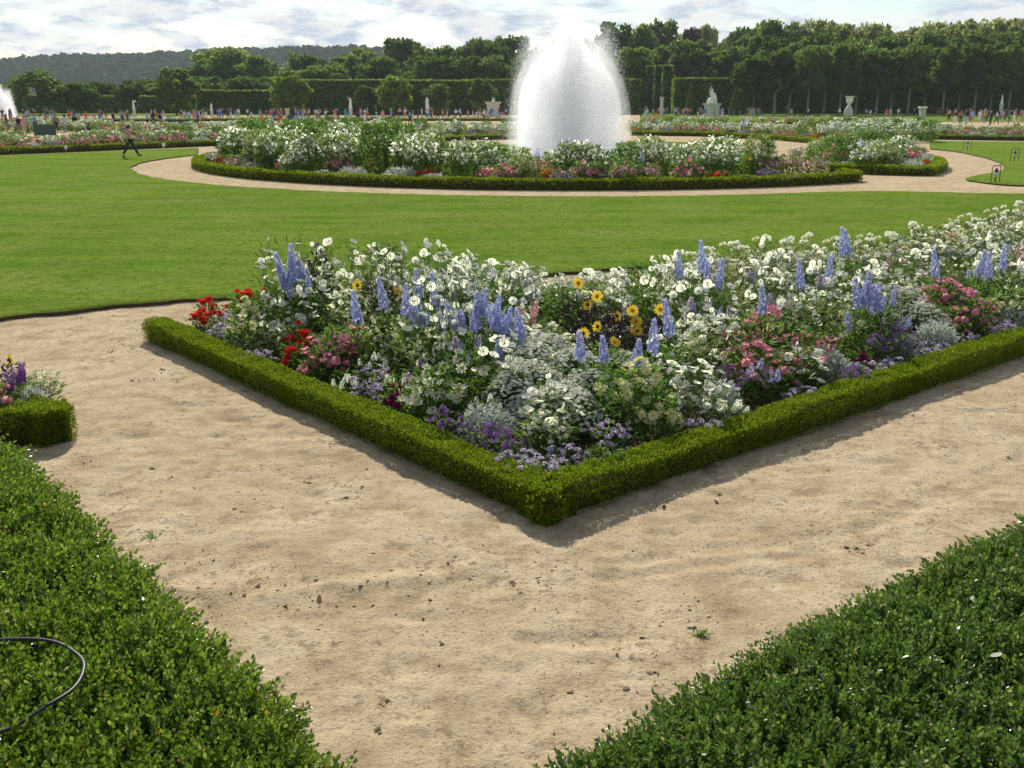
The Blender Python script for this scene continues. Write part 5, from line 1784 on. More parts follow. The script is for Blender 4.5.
def make_plant(h, r, leaf, bloom=None, nb=0, zr=(.6, 1.0), bs=(.85, 1.15), face=(0, -.25, .75), fspread=.45, stem_mat='stem_green', dome_k=.35, spike=False, merge=None, bowl=0.0):
    """leaf: (count, length, width, material, z-from, z-to, outward) -> (foliage mesh, [(bloom mesh, matrix)], merged blooms mesh)"""
    f = MB()
    mats = []

    def mi(mn):
        if mn not in mats:
            mats.append(mn)
        return mats.index(mn)
    for (n, Ll, Lw, mn, z0, z1, outw) in (leaf if isinstance(leaf, list) else [leaf]):
        a = RNG.uniform(0, 6.283, n)
        u = np.sqrt(RNG.random(n))
        z = h * (z0 + (z1 - z0) * RNG.random(n))
        prof = np.clip(1.15 - bowl - np.abs(z / h - .45) * 1.1, .25, 1)
        rr = r * u * prof
        P = np.column_stack([rr * np.cos(a), rr * np.sin(a), z])
        D = np.column_stack([np.cos(a) * outw, np.sin(a) * outw, np.full(n, .55)]) + RNG.normal(0, .4, (n, 3))
        f.scatter(leaf4(Ll, Lw, .2, -.15), P, D, RNG.uniform(.65, 1.25, n), None, [mi(mn)])
    out = []
    mb = MB()
    tri = np.array([(1, 0, 0), (-.5, .87, 0), (-.5, -.87, 0)])
    for i in range(nb):
        a = RNG.uniform(0, 6.283)
        u = math.sqrt(RNG.random())
        rr = r * u
        z = h * RNG.uniform(*zr) * (1 - dome_k * u * u)
        P = np.array((rr * math.cos(a), rr * math.sin(a), z))
        if spike:
            D = np.array((.10 * math.cos(a) * u, .10 * math.sin(a) * u, 1)) + RNG.normal(0, .12, 3)
        else:
            D = np.array(face) + np.array((math.cos(a), math.sin(a), 0)) * .35 * u + RNG.normal(0, fspread, 3)
            if D[2] < -.1:
                D[2] *= -1
        s = RNG.uniform(*bs)
        B = basis(D, np.array([RNG.uniform(0, 6.28)]))[0]
        M = Matrix.LocRotScale(Vector(P), Matrix(B.tolist()).to_quaternion(), Vector((s, s, s)))
        out.append((bloom[i % len(bloom)] if not merge else None, M))
        b0 = P * np.array((.35, .35, 0)) + np.array((0, 0, h * .05))
        mid = (b0 + P) / 2 + np.array((0, 0, h * .08))
        sr = .0022 if h > .4 else .0016
        n0 = f.n
        f.add(np.concatenate([tri * sr + q for q in (b0, mid, P)]), [(j, (j + 1) % 3, 3 + (j + 1) % 3, 3 + j) for j in range(3)] + [(3 + j, 3 + (j + 1) % 3, 6 + (j + 1) % 3, 6 + j) for j in range(3)], mi(stem_mat))
        if merge:
            mb.scatter(merge[0], [P], [D], [s], None, None)
    return f.mesh('foliage', mats), out, (mb.mesh('blossoms', list(merge[1])) if merge and nb else None)


DISC = lambda r, n=6: (np.array([(0, 0, r * .15)] + [(math.cos(a) * r, math.sin(a) * r, 0) for a in np.arange(n) * 2 * math.pi / n]), [(np.array([[0, 1 + j, 1 + (j + 1) % n] for j in range(n)]), 0)])
DAISY_T = (np.vstack([DISC(.019, 7)[0], DISC(.005, 5)[0] + (0, 0, .004)]), [(DISC(.019, 7)[1][0][0], 0), (DISC(.005, 5)[1][0][0] + 8, 1)])
B_ = BLOOMS
GL = 'green_leaf'
NEAR = {
    'white_cosmos': (1.05, lambda: make_plant(1.05, .30, [(260, .10, .006, 'feather_leaf', .1, .9, .5), (90, .12, .03, GL, .05, .5, .8)], B_['cosmos'], 44, (.40, 1.06), (.65, 1.2), (0, .05, .8), .6, dome_k=.3)),
    'lime_nicotiana': (.80, lambda: make_plant(.80, .25, [(120, .13, .04, 'light_leaf', .05, .7, .8), (50, .06, .014, 'light_leaf', .4, 1, .6)], B_['nicotiana'], 60, (.5, 1.0), (.8, 1.3), fspread=.7, dome_k=.25)),
    'striped_plant': (.75, lambda: make_plant(.75, .27, [(230, .11, .016, 'variegated_leaf', .15, .95, .8), (120, .12, .02, GL, .05, .6, .8)], B_['nicotiana'], 6, (.7, 1.0))),
    'white_cleome': (1.10, lambda: make_plant(1.10, .26, [(170, .11, .024, 'light_leaf', .1, .85, .9), (60, .12, .03, GL, .05, .5, .8)], B_['cleome'], 12, (.66, 1.04), (.75, 1.15), fspread=.2, dome_k=.15)),
    'lilac_verbena': (.34, lambda: make_plant(.34, .20, [(150, .055, .018, GL, .05, .75, .8)], B_['lilac'], 34, (.6, 1.0), (.8, 1.2), (0, 0, 1), .25)),
    'purple_verbena': (.42, lambda: make_plant(.42, .19, [(150, .055, .018, GL, .05, .75, .8)], B_['purple'], 32, (.6, 1.0), (.8, 1.2), (0, 0, 1), .25)),
    'white_snapdragon': (.38, lambda: make_plant(.38, .15, [(140, .05, .014, GL, .05, .8, .8)], B_['snapdragon'], 9, (.65, .9), (.8, 1.2), spike=True)),
    'leafy_plant': (.55, lambda: make_plant(.55, .24, [(260, .09, .032, GL, .05, 1.0, .9)])),
    'delphinium': (1.05, lambda: make_plant(1.05, .17, [(150, .10, .035, GL, .03, .55, .9), (30, .05, .01, GL, .4, .75, .6)], B_['delphinium'], 6, (.55, .76), (.6, 1.1), spike=True, dome_k=.1)),
    'single_delphinium': (.95, lambda: make_plant(.95, .10, [(90, .09, .03, GL, .03, .55, .9)], B_['delphinium'], 1, (.62, .68), (.95, 1.1), spike=True, dome_k=0)),
    'pink_dahlia': (.72, lambda: make_plant(.72, .30, [(330, .085, .04, GL, .05, .92, .9)], B_['pink'], 32, (.45, 1.06), (1.0, 1.5), (0, -.25, .8), .4)),
    'pale_pink_dahlia': (.72, lambda: make_plant(.72, .22, [(200, .085, .036, GL, .05, .9, .9)], B_['palepink'], 13, (.6, 1.0), (1.0, 1.35), (0, -.4, .6), .4)),
    'red_zinnia': (.50, lambda: make_plant(.50, .20, [(200, .06, .028, GL, .05, .9, .9)], B_['zinnia'], 9, (.75, 1.04), (1.05, 1.5), (0, -.2, .9), .25)),
    'crimson_dahlia': (.45, lambda: make_plant(.45, .18, [(180, .065, .03, GL, .05, .9, .9)], B_['crimson'], 8, (.7, 1.04), (1.1, 1.5), (0, -.4, .7), .3)),
    'cream_dahlia': (.62, lambda: make_plant(.62, .23, [(240, .08, .035, GL, .05, .9, .9)], B_['cream'], 13, (.6, 1.04), (1.0, 1.35), (0, -.3, .8), .3)),
    'white_daisy': (.58, lambda: make_plant(.58, .22, [(240, .08, .03, GL, .05, .9, .9)], B_['white_daisy'], 9, (.6, 1.04), (1.0, 1.35), (0, -.35, .8), .3)),
    'daisy_mound': (.62, lambda: make_plant(.62, .46, [(900, .05, .012, GL, .03, .88, .7)], None, 720, (.84, 1.0), (.8, 1.25), (0, -.15, 1), .25, dome_k=.62, merge=(DAISY_T, ('white_petal', 'yellow_eye')))),
    'yellow_rudbeckia': (.85, lambda: make_plant(.85, .26, [(420, .07, .025, 'purple_leaf', .05, .8, .8), (60, .08, .03, GL, .05, .5, .9)], B_['rudbeckia'], 2, (.98, 1.16), (1.15, 1.5), (0, -.8, .45), .35, 'purple_leaf')),
    'purple_salvia': (.62, lambda: make_plant(.62, .20, [(140, .07, .02, GL, .05, .6, .8)], B_['salvia'], 14, (.62, .78), (.8, 1.1), spike=True)),
    'violet_heliotrope': (1.15, lambda: make_plant(1.15, .16, [(160, .09, .03, 'purple_leaf', .05, .9, .8)], B_['violet'], 5, (.9, 1.0), (.9, 1.2), (0, 0, 1), .2)),
    'feathery_plant': (1.15, lambda: make_plant(1.15, .28, [(900, .11, .005, 'feather_leaf', .05, 1.0, .5), (60, .12, .02, GL, .03, .5, .6)])),
    'silver_ragwort': (.34, lambda: make_plant(.30, .19, [(240, .07, .026, 'silver_leaf', .08, 1.0, .5), (200, .045, .020, 'silver_leaf', .3, 1.1, .35)])),
    'pink_snapdragon': (.85, lambda: make_plant(.85, .16, [(130, .08, .016, GL, .05, .7, .8)], B_['pinkspike'], 5, (.62, .78), (.8, 1.1), spike=True)),
    'lilac_larkspur': (.80, lambda: make_plant(.80, .18, [(150, .07, .012, 'feather_leaf', .05, .75, .7), (60, .08, .022, GL, .03, .5, .8)], B_['larkspur'], 9, (.58, .78), (.6, 1.2), spike=True)),
    'purple_stock': (.62, lambda: make_plant(.62, .14, [(130, .08, .016, GL, .05, .7, .8)], B_['foxtail_purple'], 2, (.55, .7), (.9, 1.15), spike=True)),
}
LOOK = {
    'white_cosmos': 'tall white cosmos', 'lime_nicotiana': 'creamy lime tobacco plant', 'striped_plant': 'pale striped leafy plant', 'white_cleome': 'white round-headed cleome',
    'lilac_verbena': 'low lilac verbena', 'purple_verbena': 'low deep purple verbena', 'white_snapdragon': 'small white snapdragon', 'leafy_plant': 'plain green leafy plant',
    'delphinium': 'many-spiked blue delphinium', 'single_delphinium': 'one-spiked blue delphinium', 'pink_dahlia': 'bright pink dahlia', 'pale_pink_dahlia': 'pale pink dahlia',
    'red_zinnia': 'scarlet zinnia', 'crimson_dahlia': 'dark crimson dahlia', 'cream_dahlia': 'lemon cream dahlia', 'white_daisy': 'yellow-eyed large white daisy', 'daisy_mound': 'white mound of little daisies',
    'yellow_rudbeckia': 'dark-leaved yellow flower plant', 'purple_salvia': 'thin purple salvia', 'violet_heliotrope': 'dark violet heliotrope', 'feathery_plant': 'feathery green plant',
    'silver_ragwort': 'silver-leaved ragwort', 'pink_snapdragon': 'tall pale pink snapdragon', 'purple_stock': 'purple flower spike plant', 'lilac_larkspur': 'pale lilac larkspur',
}
PROTO = {}


def plant(kind, x, y, z, h, label, group, rz=None, width=None, table=None, nvar=3):
    key = (kind, int(RNG.integers(0, nvar)))
    tb = table or NEAR
    h0 = tb[kind][0]
    s = h / h0
    sw = width if width is not None else max(s, min(1.0, .6 + .4 * s))
    root = thing(kind, label, 'flower' if kind not in ('leafy_plant', 'feathery_plant', 'striped_plant', 'leafy_bush', 'banana_plant') else 'plant', (x, y, z), RNG.normal(0, .5) if rz is None else rz, (sw, sw, s), group)
    if key not in PROTO:
        PROTO[key] = tb[kind][1]()
    fol, bl, merged = PROTO[key]
    obj('foliage', fol, root)
    if merged:
        obj('blossoms', merged, root)
    for me, M in bl:
        if me is None:
            continue
        o = obj('flower_spike' if me.name.startswith('flower_spike') else 'bloom', me, root)
        loc, rot, sc = M.decompose()
        o.location = loc
        o.rotation_mode = 'QUATERNION'
        o.rotation_quaternion = rot
        o.scale = (sc.x / sw, sc.y / sw, sc.z / s) if kind not in ('delphinium', 'single_delphinium', 'purple_salvia', 'lilac_larkspur') else (sc.x / sw, sc.y / sw, sc.z)
    return root


# outline of the flowers against the lawn, read off the photograph: what may not grow taller
SIL_X = [180, 200, 235, 262, 285, 300, 350, 400, 440, 490, 520, 545, 575, 605, 640, 665, 700, 740, 800, 850, 880, 905, 940, 980, 1010, 1024, 1100]
SIL_Y = [298, 282, 264, 254, 236, 230, 232, 234, 246, 252, 262, 276, 274, 270, 262, 255, 248, 240, 236, 236, 237, 224, 219, 212, 203, 198, 186]


def px_of(x, y, z):
    dz = z - CAMH
    depth = y * CP - dz * SP
    up = y * SP + dz * CP
    return 512 + FPX * x / depth, 384 - FPX * up / depth


def max_h(x, y, sx, sy):
    px, _ = px_of(x, y, 0.5)
    lim = np.interp(px, sx, sy)
    return far(px, lim, y)[1]


SPECIAL = [
    # kind, px, py of its top, height
    ('red_zinnia', 214, 288, .50), ('red_zinnia', 229, 287, .50), ('red_zinnia', 203, 300, .42), ('red_zinnia', 188, 314, .34), ('red_zinnia', 300, 326, .52), ('red_zinnia', 292, 345, .42),
    ('cream_dahlia', 246, 300, .62), ('cream_dahlia', 231, 318, .50), ('cream_dahlia', 640, 362, .72), ('cream_dahlia', 622, 368, .70), ('cream_dahlia', 655, 392, .52), ('cream_dahlia', 1010, 284, .70), ('cream_dahlia', 659, 410, .36),
    ('purple_salvia', 250, 265, .70), ('purple_salvia', 264, 262, .75), ('purple_salvia', 276, 270, .72), ('purple_stock', 224, 294, .45),
    ('delphinium', 291, 257, 1.15), ('delphinium', 300, 262, 1.1), ('single_delphinium', 386, 287, .98), ('single_delphinium', 427, 275, 1.0), ('delphinium', 425, 297, .90), ('single_delphinium', 444, 318, .72), ('single_delphinium', 463, 319, .72), ('delphinium', 489, 297, .98), ('delphinium', 505, 311, .90), ('single_delphinium', 495, 347, .60),
    ('single_delphinium', 587, 338, .82), ('single_delphinium', 612, 344, .74), ('single_delphinium', 664, 325, .92), ('single_delphinium', 676, 311, .98), ('single_delphinium', 690, 258, 1.05), ('single_delphinium', 703, 249, 1.15), ('single_delphinium', 714, 266, 1.0), ('single_delphinium', 843, 235, 1.1), ('single_delphinium', 853, 238, 1.05), ('single_delphinium', 836, 259, 1.0), ('delphinium', 867, 284, .92), ('single_delphinium', 857, 322, .55), ('single_delphinium', 983, 254, .92), ('single_delphinium', 989, 261, .92),
    ('single_delphinium', 356, 300, .95), ('single_delphinium', 411, 288, 1.0), ('delphinium', 470, 302, .95), ('single_delphinium', 521, 318, .80), ('single_delphinium', 641, 345, .78), ('single_delphinium', 721, 262, 1.05), ('single_delphinium', 802, 268, 1.0), ('delphinium', 882, 282, .92), ('single_delphinium', 771, 292, .95), ('single_delphinium', 940, 258, 1.0), ('single_delphinium', 1008, 250, 1.0), ('single_delphinium', 436, 282, 1.0),
    ('red_zinnia', 240, 293, .50), ('red_zinnia', 208, 307, .40), ('red_zinnia', 308, 335, .46), ('pink_dahlia', 340, 338, .50), ('pink_dahlia', 976, 296, .62), ('pink_dahlia', 812, 330, .58),
    ('violet_heliotrope', 317, 245, 1.22), ('violet_heliotrope', 306, 258, 1.12), ('feathery_plant', 385, 247, 1.2),
    ('pink_dahlia', 765, 308, .74), ('pink_dahlia', 788, 322, .66), ('pink_dahlia', 745, 318, .68), ('pink_dahlia', 800, 345, .52), ('pink_dahlia', 752, 345, .60), ('pink_dahlia', 776, 352, .52),
    ('pink_dahlia', 945, 281, .74), ('pink_dahlia', 962, 290, .66), ('pink_dahlia', 930, 288, .66), ('pink_dahlia', 950, 305, .55), ('pink_dahlia', 330, 330, .58), ('pink_dahlia', 346, 324, .60), ('pink_dahlia', 322, 345, .48),
    ('pale_pink_dahlia', 890, 258, .82), ('pale_pink_dahlia', 902, 262, .80), ('pink_snapdragon', 880, 250, .90), ('pink_snapdragon', 1018, 236, 1.0), ('pink_snapdragon', 525, 300, .70), ('pink_snapdragon', 535, 305, .66),
    ('crimson_dahlia', 400, 380, .44), ('crimson_dahlia', 394, 393, .34), ('crimson_dahlia', 858, 352, .34),
    ('white_daisy', 430, 368, .58), ('white_daisy', 462, 352, .66), ('white_daisy', 424, 384, .48), ('white_daisy', 445, 378, .52), ('white_daisy', 860, 318, .55),
    ('daisy_mound', 545, 334, .66), ('daisy_mound', 575, 350, .62), ('daisy_mound', 530, 362, .60), ('daisy_mound', 562, 384, .54), ('daisy_mound', 535, 345, .62), ('daisy_mound', 590, 372, .52), ('daisy_mound', 905, 287, .70), ('daisy_mound', 922, 303, .58), ('daisy_mound', 620, 352, .50),
    ('yellow_rudbeckia', 580, 286, .80), ('yellow_rudbeckia', 598, 299, .78), ('yellow_rudbeckia', 628, 309, .76), ('yellow_rudbeckia', 654, 308, .78), ('yellow_rudbeckia', 594, 328, .70), ('yellow_rudbeckia', 612, 320, .70), ('yellow_rudbeckia', 634, 320, .66), ('yellow_rudbeckia', 372, 275, 1.0),
    ('silver_ragwort', 482, 410, .36), ('silver_ragwort', 497, 416, .32), ('silver_ragwort', 826, 352, .40), ('silver_ragwort', 838, 362, .32), ('silver_ragwort', 935, 325, .42), ('silver_ragwort', 946, 332, .34), ('silver_ragwort', 996, 304, .42), ('silver_ragwort', 1014, 312, .36), ('silver_ragwort', 722, 385, .36), ('silver_ragwort', 520, 405, .30), ('silver_ragwort', 905, 338, .30),
]
FRONT_LINE = np.vstack([[cl0 + ur * 0.1], [cc0], [cc0 + ur * 17]])
PLAN = []
for kd, px, py, h in SPECIAL:
    q = at(px, py, h)
    PLAN.append((kd, q[0], q[1], h + (.09 if 'delphinium' in kd else 0), px))
kept = []
poly_in = np.vstack([[cc0 + inn * .14], [cl0 + ur * 0.24 - ul * .05], back + np.array((0.08, -0.28)), [cc0 + ur * 17 + ul * 0.24]])
by_kind = {}
for kd, x, y, h, px in PLAN:
    p_ = np.array([[x, y]])
    dd = dist_line(p_, FRONT_LINE)[0]
    if not in_poly(p_, bed_in)[0] or dd < .28:
        # pull it to the inside of the hedge
        c_ = np.array((1.5, 10.5)) - p_[0]
        step = 0
        while (not in_poly(p_, bed_in)[0] or dist_line(p_, FRONT_LINE)[0] < .30) and step < 60:
            p_ = p_ + c_ / np.linalg.norm(c_) * .03
            step += 1
        x, y = p_[0]
    by_kind.setdefault(kd, []).append((x, y, h))
    kept.append((x, y))
PLACE = {'single_delphinium': 'one-spiked blue delphiniums', 'delphinium': 'many-spiked blue delphiniums'}
for kd, lst in by_kind.items():
    lst.sort(key=lambda q: px_of(q[0], q[1], q[2])[0])
    for i, (x, y, h) in enumerate(lst):
        where = '%s from the left in the corner bed' % ordinal(i) if len(lst) > 1 else 'only one in the corner bed'
        plant(kd, x, y, .03, h, '%s, %s' % (LOOK[kd], where), LOOK[kd] + ' plants of the corner bed')

fill = scatter_in(poly_in, .29, 9000, kept)
FILLG = 'filling plants of the corner bed'
for p_ in fill:
    x, y = p_
    px, _ = px_of(x, y, .4)
    if px > 1130 or px < 120:
        continue
    fd = dist_line(np.array([p_]), FRONT_LINE)[0]
    hm = max_h(x, y, SIL_X, SIL_Y)
    r_ = RNG.random()
    if any((x - q[0]) ** 2 + (y - q[1]) ** 2 < .15 for q in by_kind['yellow_rudbeckia'][1:]):
        continue
    if fd < .48:
        kd = 'lilac_verbena' if r_ < .58 else 'purple_verbena' if r_ < .74 else 'white_snapdragon' if r_ < .81 else 'leafy_plant'
        hh_ = {'leafy_plant': .28}.get(kd, NEAR[kd][0] * .95)
    elif fd < .95:
        kd = 'lilac_verbena' if r_ < .25 else 'purple_verbena' if r_ < .45 else 'leafy_plant' if r_ < .56 else 'lilac_larkspur' if r_ < .66 else 'white_snapdragon' if r_ < .76 else ('lime_nicotiana' if r_ < .85 else 'white_cosmos')
        hh_ = {'leafy_plant': .45, 'lime_nicotiana': .6, 'white_cosmos': .7, 'lilac_larkspur': .62}.get(kd, NEAR[kd][0] * 1.2)
    elif px < 545:
        kd = 'white_cosmos' if r_ < .64 else 'lime_nicotiana' if r_ < .80 else 'lilac_larkspur' if r_ < .96 else 'leafy_plant'
        hh_ = {'white_cosmos': 1.35, 'lime_nicotiana': .9, 'leafy_plant': .65, 'lilac_larkspur': .85}[kd]
        if 340 < px < 410 and y < 12.2 and r_ < .6:
            kd, hh_ = 'lime_nicotiana', .8
    elif px < 690:
        kd = 'white_cosmos' if r_ < .55 else 'white_cleome' if r_ < .70 else 'lime_nicotiana' if r_ < .8 else 'leafy_plant'
        hh_ = {'white_cosmos': 1.0, 'white_cleome': 1.1, 'lime_nicotiana': .75, 'leafy_plant': .6}[kd]
    else:
        backd = dist_line(np.array([p_]), back)[0]
        if backd < 1.7:
            kd = 'white_cleome' if r_ < .46 else 'white_cosmos' if r_ < .68 else 'lilac_larkspur' if r_ < .80 else 'striped_plant'
        else:
            kd = 'striped_plant' if r_ < .34 else 'white_cosmos' if r_ < .54 else 'leafy_plant' if r_ < .66 else 'lime_nicotiana' if r_ < .84 else 'lilac_larkspur' if r_ < .93 else 'purple_verbena'
        hh_ = {'white_cosmos': 1.0, 'white_cleome': 1.15, 'lime_nicotiana': .75, 'leafy_plant': .55, 'striped_plant': .8, 'purple_verbena': .5, 'lilac_larkspur': .85}[kd]
    hh_ = min(hh_ * RNG.uniform(.82, 1.05), hm * RNG.uniform(.9, 1.03))
    # dip in front of the dark-leaved yellow flowers and the daisy mounds
    if 500 < px < 690 and y < 12.5:
        hh_ = min(hh_, max(.25, far(px, 334 if 560 < px < 668 else 326, y)[1] * .95))
    if hh_ < .16:
        continue
    zone = 'left part' if px < 545 else 'middle part' if px < 690 else 'right part'
    edge = 'by the front edging' if fd < .48 else 'behind the front row' if fd < .95 else 'deep'
    lab = '%s %s in the %s of the corner bed' % (LOOK[kd], edge, zone)
    plant(kd, x, y, .03, max(hh_, .2), lab, lab)

# small bed at the left
for kd, px, py, h in (('purple_stock', 17, 362, .62), ('purple_stock', 3, 372, .58), ('purple_stock', 10, 370, .52), ('yellow_rudbeckia', -6, 356, .62), ('silver_ragwort', 26, 392, .36), ('lilac_verbena', 8, 395, .32), ('leafy_plant', 2, 392, .36), ('pink_dahlia', -16, 385, .5), ('lime_nicotiana', 40, 372, .35), ('leafy_plant', -20, 400, .4), ('purple_verbena', 22, 402, .26), ('silver_ragwort', 12, 405, .30)):
    q = at(px, py, h)
    n_same = sum(1 for o in bpy.data.objects if o.get('group') == 'plants of the small left bed' and LOOK[kd] in o['label'])
    plant(kd, q[0], q[1], .03, h, '%s in the small left bed, %s of its kind' % (LOOK[kd], ordinal(n_same)), 'plants of the small left bed')

# ------------------------------------------------------------------ the far flower beds
def far_plant(h, r, leafs, disc, nb, mats, zr=(.55, 1.0), face=(0, -.35, .7), dome_k=.3):
    return lambda: make_plant(h, r, leafs, None, nb, zr, (.8, 1.4), face, .6, dome_k=dome_k, merge=(disc, mats))


spk = (np.array([(-.05, 0, 0), (.05, 0, 0), (0, .05, 0), (0, -.05, 0), (0, 0, .42)]), [(np.array([[0, 1, 4], [2, 3, 4]]), 0)])
FAR = {
    'white_rose': (1.2, far_plant(1.2, .60, [(560, .14, .065, GL, .05, .92, .9)], DISC(.046, 5), 125, ('white_petal',), (.62, 1.06), (0, -.2, .9), .26)),
    'white_phlox': (1.1, far_plant(1.1, .60, [(420, .13, .06, 'light_leaf', .05, .95, .9)], DISC(.044, 5), 150, ('white_petal',), (.6, 1.06), (0, -.2, .9), .26)),
    'cream_tobacco': (1.0, far_plant(1.0, .55, [(420, .14, .06, 'light_leaf', .05, .98, .9)], DISC(.048, 5), 190, ('lime_petal',), (.55, 1.05), (0, -.2, .9), .26)),
    'pink_dahlia': (.85, far_plant(.85, .50, [(380, .13, .06, GL, .05, .95, .9)], DISC(.065, 6), 60, ('pink_petal',))),
    'pale_pink_dahlia': (.85, far_plant(.85, .50, [(380, .13, .06, GL, .05, .95, .9)], DISC(.065, 6), 60, ('pale_pink_petal',))),
    'red_zinnia': (.55, far_plant(.55, .40, [(300, .11, .05, GL, .05, .92, .9)], DISC(.06, 6), 36, ('red_petal',))),
    'lilac_verbena': (.45, far_plant(.45, .50, [(300, .10, .04, GL, .05, .9, .9)], DISC(.05, 5), 110, ('lilac_petal',))),
    'purple_verbena': (.55, far_plant(.55, .50, [(300, .10, .04, GL, .05, .9, .9)], DISC(.05, 5), 90, ('purple_petal',))),
    'silver_ragwort': (.45, lambda: make_plant(.45, .48, [(500, .14, .035, 'silver_leaf', .05, 1.0, .9)])),
    'leafy_bush': (1.05, lambda: make_plant(1.25, .55, [(760, .14, .06, GL, .03, 1.0, .9)])),
    'delphinium': (1.2, lambda: make_plant(1.2, .32, [(240, .13, .06, GL, .05, .7, .9)], None, 8, (.60, .74), (.7, 1.1), spike=True, dome_k=.1, merge=(spk, ('blue_petal',)))),
    'yellow_rudbeckia': (.9, far_plant(.9, .40, [(300, .13, .05, GL, .05, .95, .9)], DISC(.07, 6), 14, ('yellow_petal',))),
}
FLOOK = {'white_rose': 'white-flowered rose bush', 'white_phlox': 'white phlox clump', 'cream_tobacco': 'cream-green tobacco clump', 'pink_dahlia': 'bright pink dahlia clump', 'pale_pink_dahlia': 'pale pink dahlia clump', 'red_zinnia': 'low red zinnia clump',
         'lilac_verbena': 'low lilac verbena clump', 'purple_verbena': 'low purple verbena clump', 'silver_ragwort': 'low silver-leaved clump', 'leafy_bush': 'dark green leafy bush', 'delphinium': 'blue delphinium clump', 'yellow_rudbeckia': 'yellow-flowered clump'}
PROTO_NEAR = PROTO
FRONT_MIX = [('lilac_verbena', .18), ('silver_ragwort', .18), ('pink_dahlia', .28), ('red_zinnia', .10), ('purple_verbena', .10), ('white_phlox', .10), ('pale_pink_dahlia', .06)]
BACK_MIX = [('white_rose', .30), ('white_phlox', .27), ('cream_tobacco', .14), ('leafy_bush', .08), ('pale_pink_dahlia', .09), ('pink_dahlia', .10), ('delphinium', .04), ('yellow_rudbeckia', .02)]


def pick(mixl):
    r = RNG.random() * sum(w for _, w in mixl)
    for kq, w in mixl:
        r -= w
        if r <= 0:
            return kq
    return mixl[0][0]


def far_bed(poly, front, spacing, sil, where, front_w=1.2, hcap=1.5, seen=(-60, 1100)):
    global PROTO
    PROTO = PROTO_FAR
    pts = scatter_in(poly, spacing, 5000)
    n = 0
    for p_ in pts:
        x, y = p_
        px, _ = px_of(x, y, .5)
        if px < seen[0] or px > seen[1]:
            continue
        fd = dist_line(np.array([p_]), front)[0]
        if fd < .5:
            continue
        hm = max_h(x, y, *sil)
        kd = pick(FRONT_MIX if fd < .5 + front_w else BACK_MIX)
        h = min(FAR[kd][0] * RNG.uniform(.85, 1.2), hcap, hm * RNG.uniform(.85, 1.03))
        if fd > 1.4 and FAR[kd][0] > .95 and kd != 'delphinium' and seen[0] == -61:
            h = min(hm * RNG.uniform(.72, 1.02), 1.7)
        if h < .2:
            continue
        row = 'along the edging' if fd < .5 + front_w else 'deeper inside'
        plant(kd, x, y, .02, h, '%s %s of %s' % (FLOOK[kd], row, where), '%s %s of %s' % (FLOOK[kd], row, where), RNG.uniform(0, 6.28), max(.75, min(1.15, h / FAR[kd][0])) * RNG.uniform(.9, 1.15), FAR, 2)
        n += 1
    PROTO = PROTO_NEAR
    return n


PROTO_FAR = {}
leaf_far = leaf4(.07, .05)
HG = 'edging hedges of the far beds'
# ring bed round the fountain: front and left
ring_line = arc(17.7, 128, 307.5, 90)
end_turn = np.array([CEN + (17.2) * np.array((math.cos(R(309)), math.sin(R(309)))), CEN + 16.6 * np.array((math.cos(R(309.4)), math.sin(R(309.4))))])
border_hedge(smooth_line(np.vstack([ring_line, end_turn]), 2), .46, .34, 'long curved edging hedge of the ring bed before the fountain', leaf_far, 900, group=HG)
ring_poly = np.vstack([arc(17.4, 128, 306, 60), arc(11.8, 306, 128, 40)])
c1 = far_bed(ring_poly, ring_line, .86, ([180, 190, 205, 225, 260, 340, 390, 430, 470, 500, 530, 570, 600, 640, 700, 760, 800, 825, 850, 872], [158, 146, 130, 122, 116, 113, 119, 136, 140, 141, 145, 138, 143, 135, 134, 135, 137, 146, 162, 174]), 'the ring bed before the fountain', seen=(-61, 1100))
# right end of the ring
rb_line = np.vstack([[CEN + 14.3 * np.array((math.cos(R(-37.5)), math.sin(R(-37.5))))], [CEN + 16.5 * np.array((math.cos(R(-38.2)), math.sin(R(-38.2))))], arc(18.3, -36.5, 14, 26)])
border_hedge(smooth_line(rb_line, 3), .46, .34, 'edging hedge of the short bed right of the ring', leaf_far, 900, group=HG)
rb_poly = np.vstack([arc(18.0, -36.5, 16, 26), arc(13.6, 16, -36.5, 20)])
c2 = far_bed(rb_poly, rb_line, .86, ([790, 830, 850, 880, 915, 935, 950, 990], [150, 135, 122, 119, 121, 130, 140, 150]), 'the short bed right of the ring')
def far_strip(px_pts, hedge_label, where, depth, spacing, sil, hw=.5, hh=.36, hcap=1.6):
    ln = np.array([at(*q) for q in px_pts])
    off = ln / np.linalg.norm(ln, axis=1, keepdims=True)
    border_hedge(ln + off * hw / 2, hw, hh, hedge_label, leaf4(.09, .065), 300, group=HG)
    return far_bed(np.vstack([ln + off * .6, (ln + off * depth)[::-1]]), ln + off * .3, spacing, sil, where, 1.5, hcap)
c3 = far_strip([(632, 135.5), (700, 136.5), (780, 140.5), (835, 146), (868, 152)], 'edging hedge of the bed at the right beyond the fountain', 'the bed right beyond the fountain', 12, 1.35, ([600, 640, 700, 760, 800, 850, 900], [118, 116, 115, 116, 117, 117, 118]))
c4 = far_strip([(400, 146.5), (430, 142), (480, 140), (540, 139)], 'edging hedge of the bed at the left beyond the fountain', 'the bed left beyond the fountain', 12, 1.35, ([360, 400, 430, 480, 540], [117, 115, 116, 116, 114]))
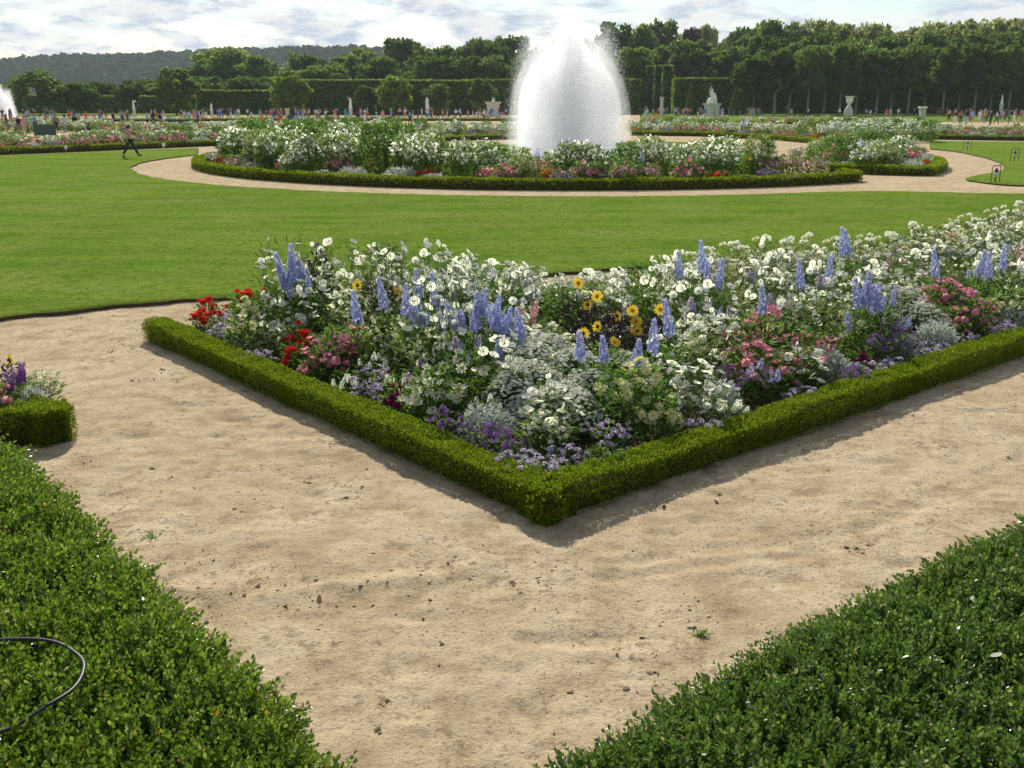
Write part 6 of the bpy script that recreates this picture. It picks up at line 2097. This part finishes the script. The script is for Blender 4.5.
c5 = far_strip([(-50, 157), (0, 155), (100, 151), (192, 147), (228, 145.5)], 'edging hedge of the left bed behind the walking person', 'the left bed behind the walking person', 7, .9, ([-50, 0, 40, 60, 110, 130, 150, 200], [128, 131, 138, 133, 129, 136, 128, 127]))
c6 = far_strip([(104, 135.5), (150, 136), (250, 135), (330, 134), (395, 135)], 'distant edging hedge behind the green boards', 'the distant bed behind the green boards', 17, 1.6, ([80, 110, 150, 200, 250, 300, 350, 400], [119, 118, 122, 122, 119, 119, 117, 118]))
c7 = far_strip([(928, 139.5), (1024, 141), (1160, 143.5)], 'edging hedge of the bed beyond the right lawn', 'the bed beyond the right lawn', 13, 1.35, ([920, 950, 980, 1024, 1160], [122, 124, 126, 126, 124]))
c8 = far_strip([(-60, 124), (60, 122), (250, 121), (420, 121), (520, 121)], 'farthest edging hedge before the left crowd', 'the farthest bed along the left crowd', 12, 2.2, ([-60, 60, 250, 420, 520], [118, 117, 116.5, 116.5, 116.5]))
c9 = far_strip([(640, 124), (740, 124), (830, 125)], 'farthest edging hedge before the seated statue', 'the farthest bed before the seated statue', 9, 2.0, ([640, 740, 830], [116, 116, 116]))
c11 = far_bed(np.array([at(-60, 134), at(102, 133.5), at(102, 122), at(-60, 122.5)]), np.array([at(-60, 136), at(105, 135.5)]), 1.5, ([-60, 0, 60, 105], [120, 121, 119, 119]), 'the distant bed among the far left visitors', 1.5, 1.6)
c10 = far_bed(np.array([at(838, 144), at(932, 143), at(935, 126), at(830, 126)]), np.array([at(838, 146), at(932, 145)]), 1.3, ([830, 850, 900, 935], [119, 117, 117, 122]), 'the tall bed behind the short ring bed', 1.0, 1.7)
# one big bright-leaved banana plant in the ring bed
q = at(490, 151, 1.1)
PROTO_NEAR_SAVE = PROTO
PROTO = {}
plant('banana_plant', q[0], q[1], .02, 1.25, 'bright green broad-leaved banana plant left of the fountain', None, 0, 1.0, {'banana_plant': (1.2, lambda: make_plant(1.2, .34, [(26, .55, .20, 'light_leaf', .15, .75, .8)]))}, 1)
PROTO = PROTO_NEAR_SAVE
print('plants', len(fill), c1, c2, c3, c4, c5, c6, c7, c8, c9, 'objects', len(bpy.data.objects))
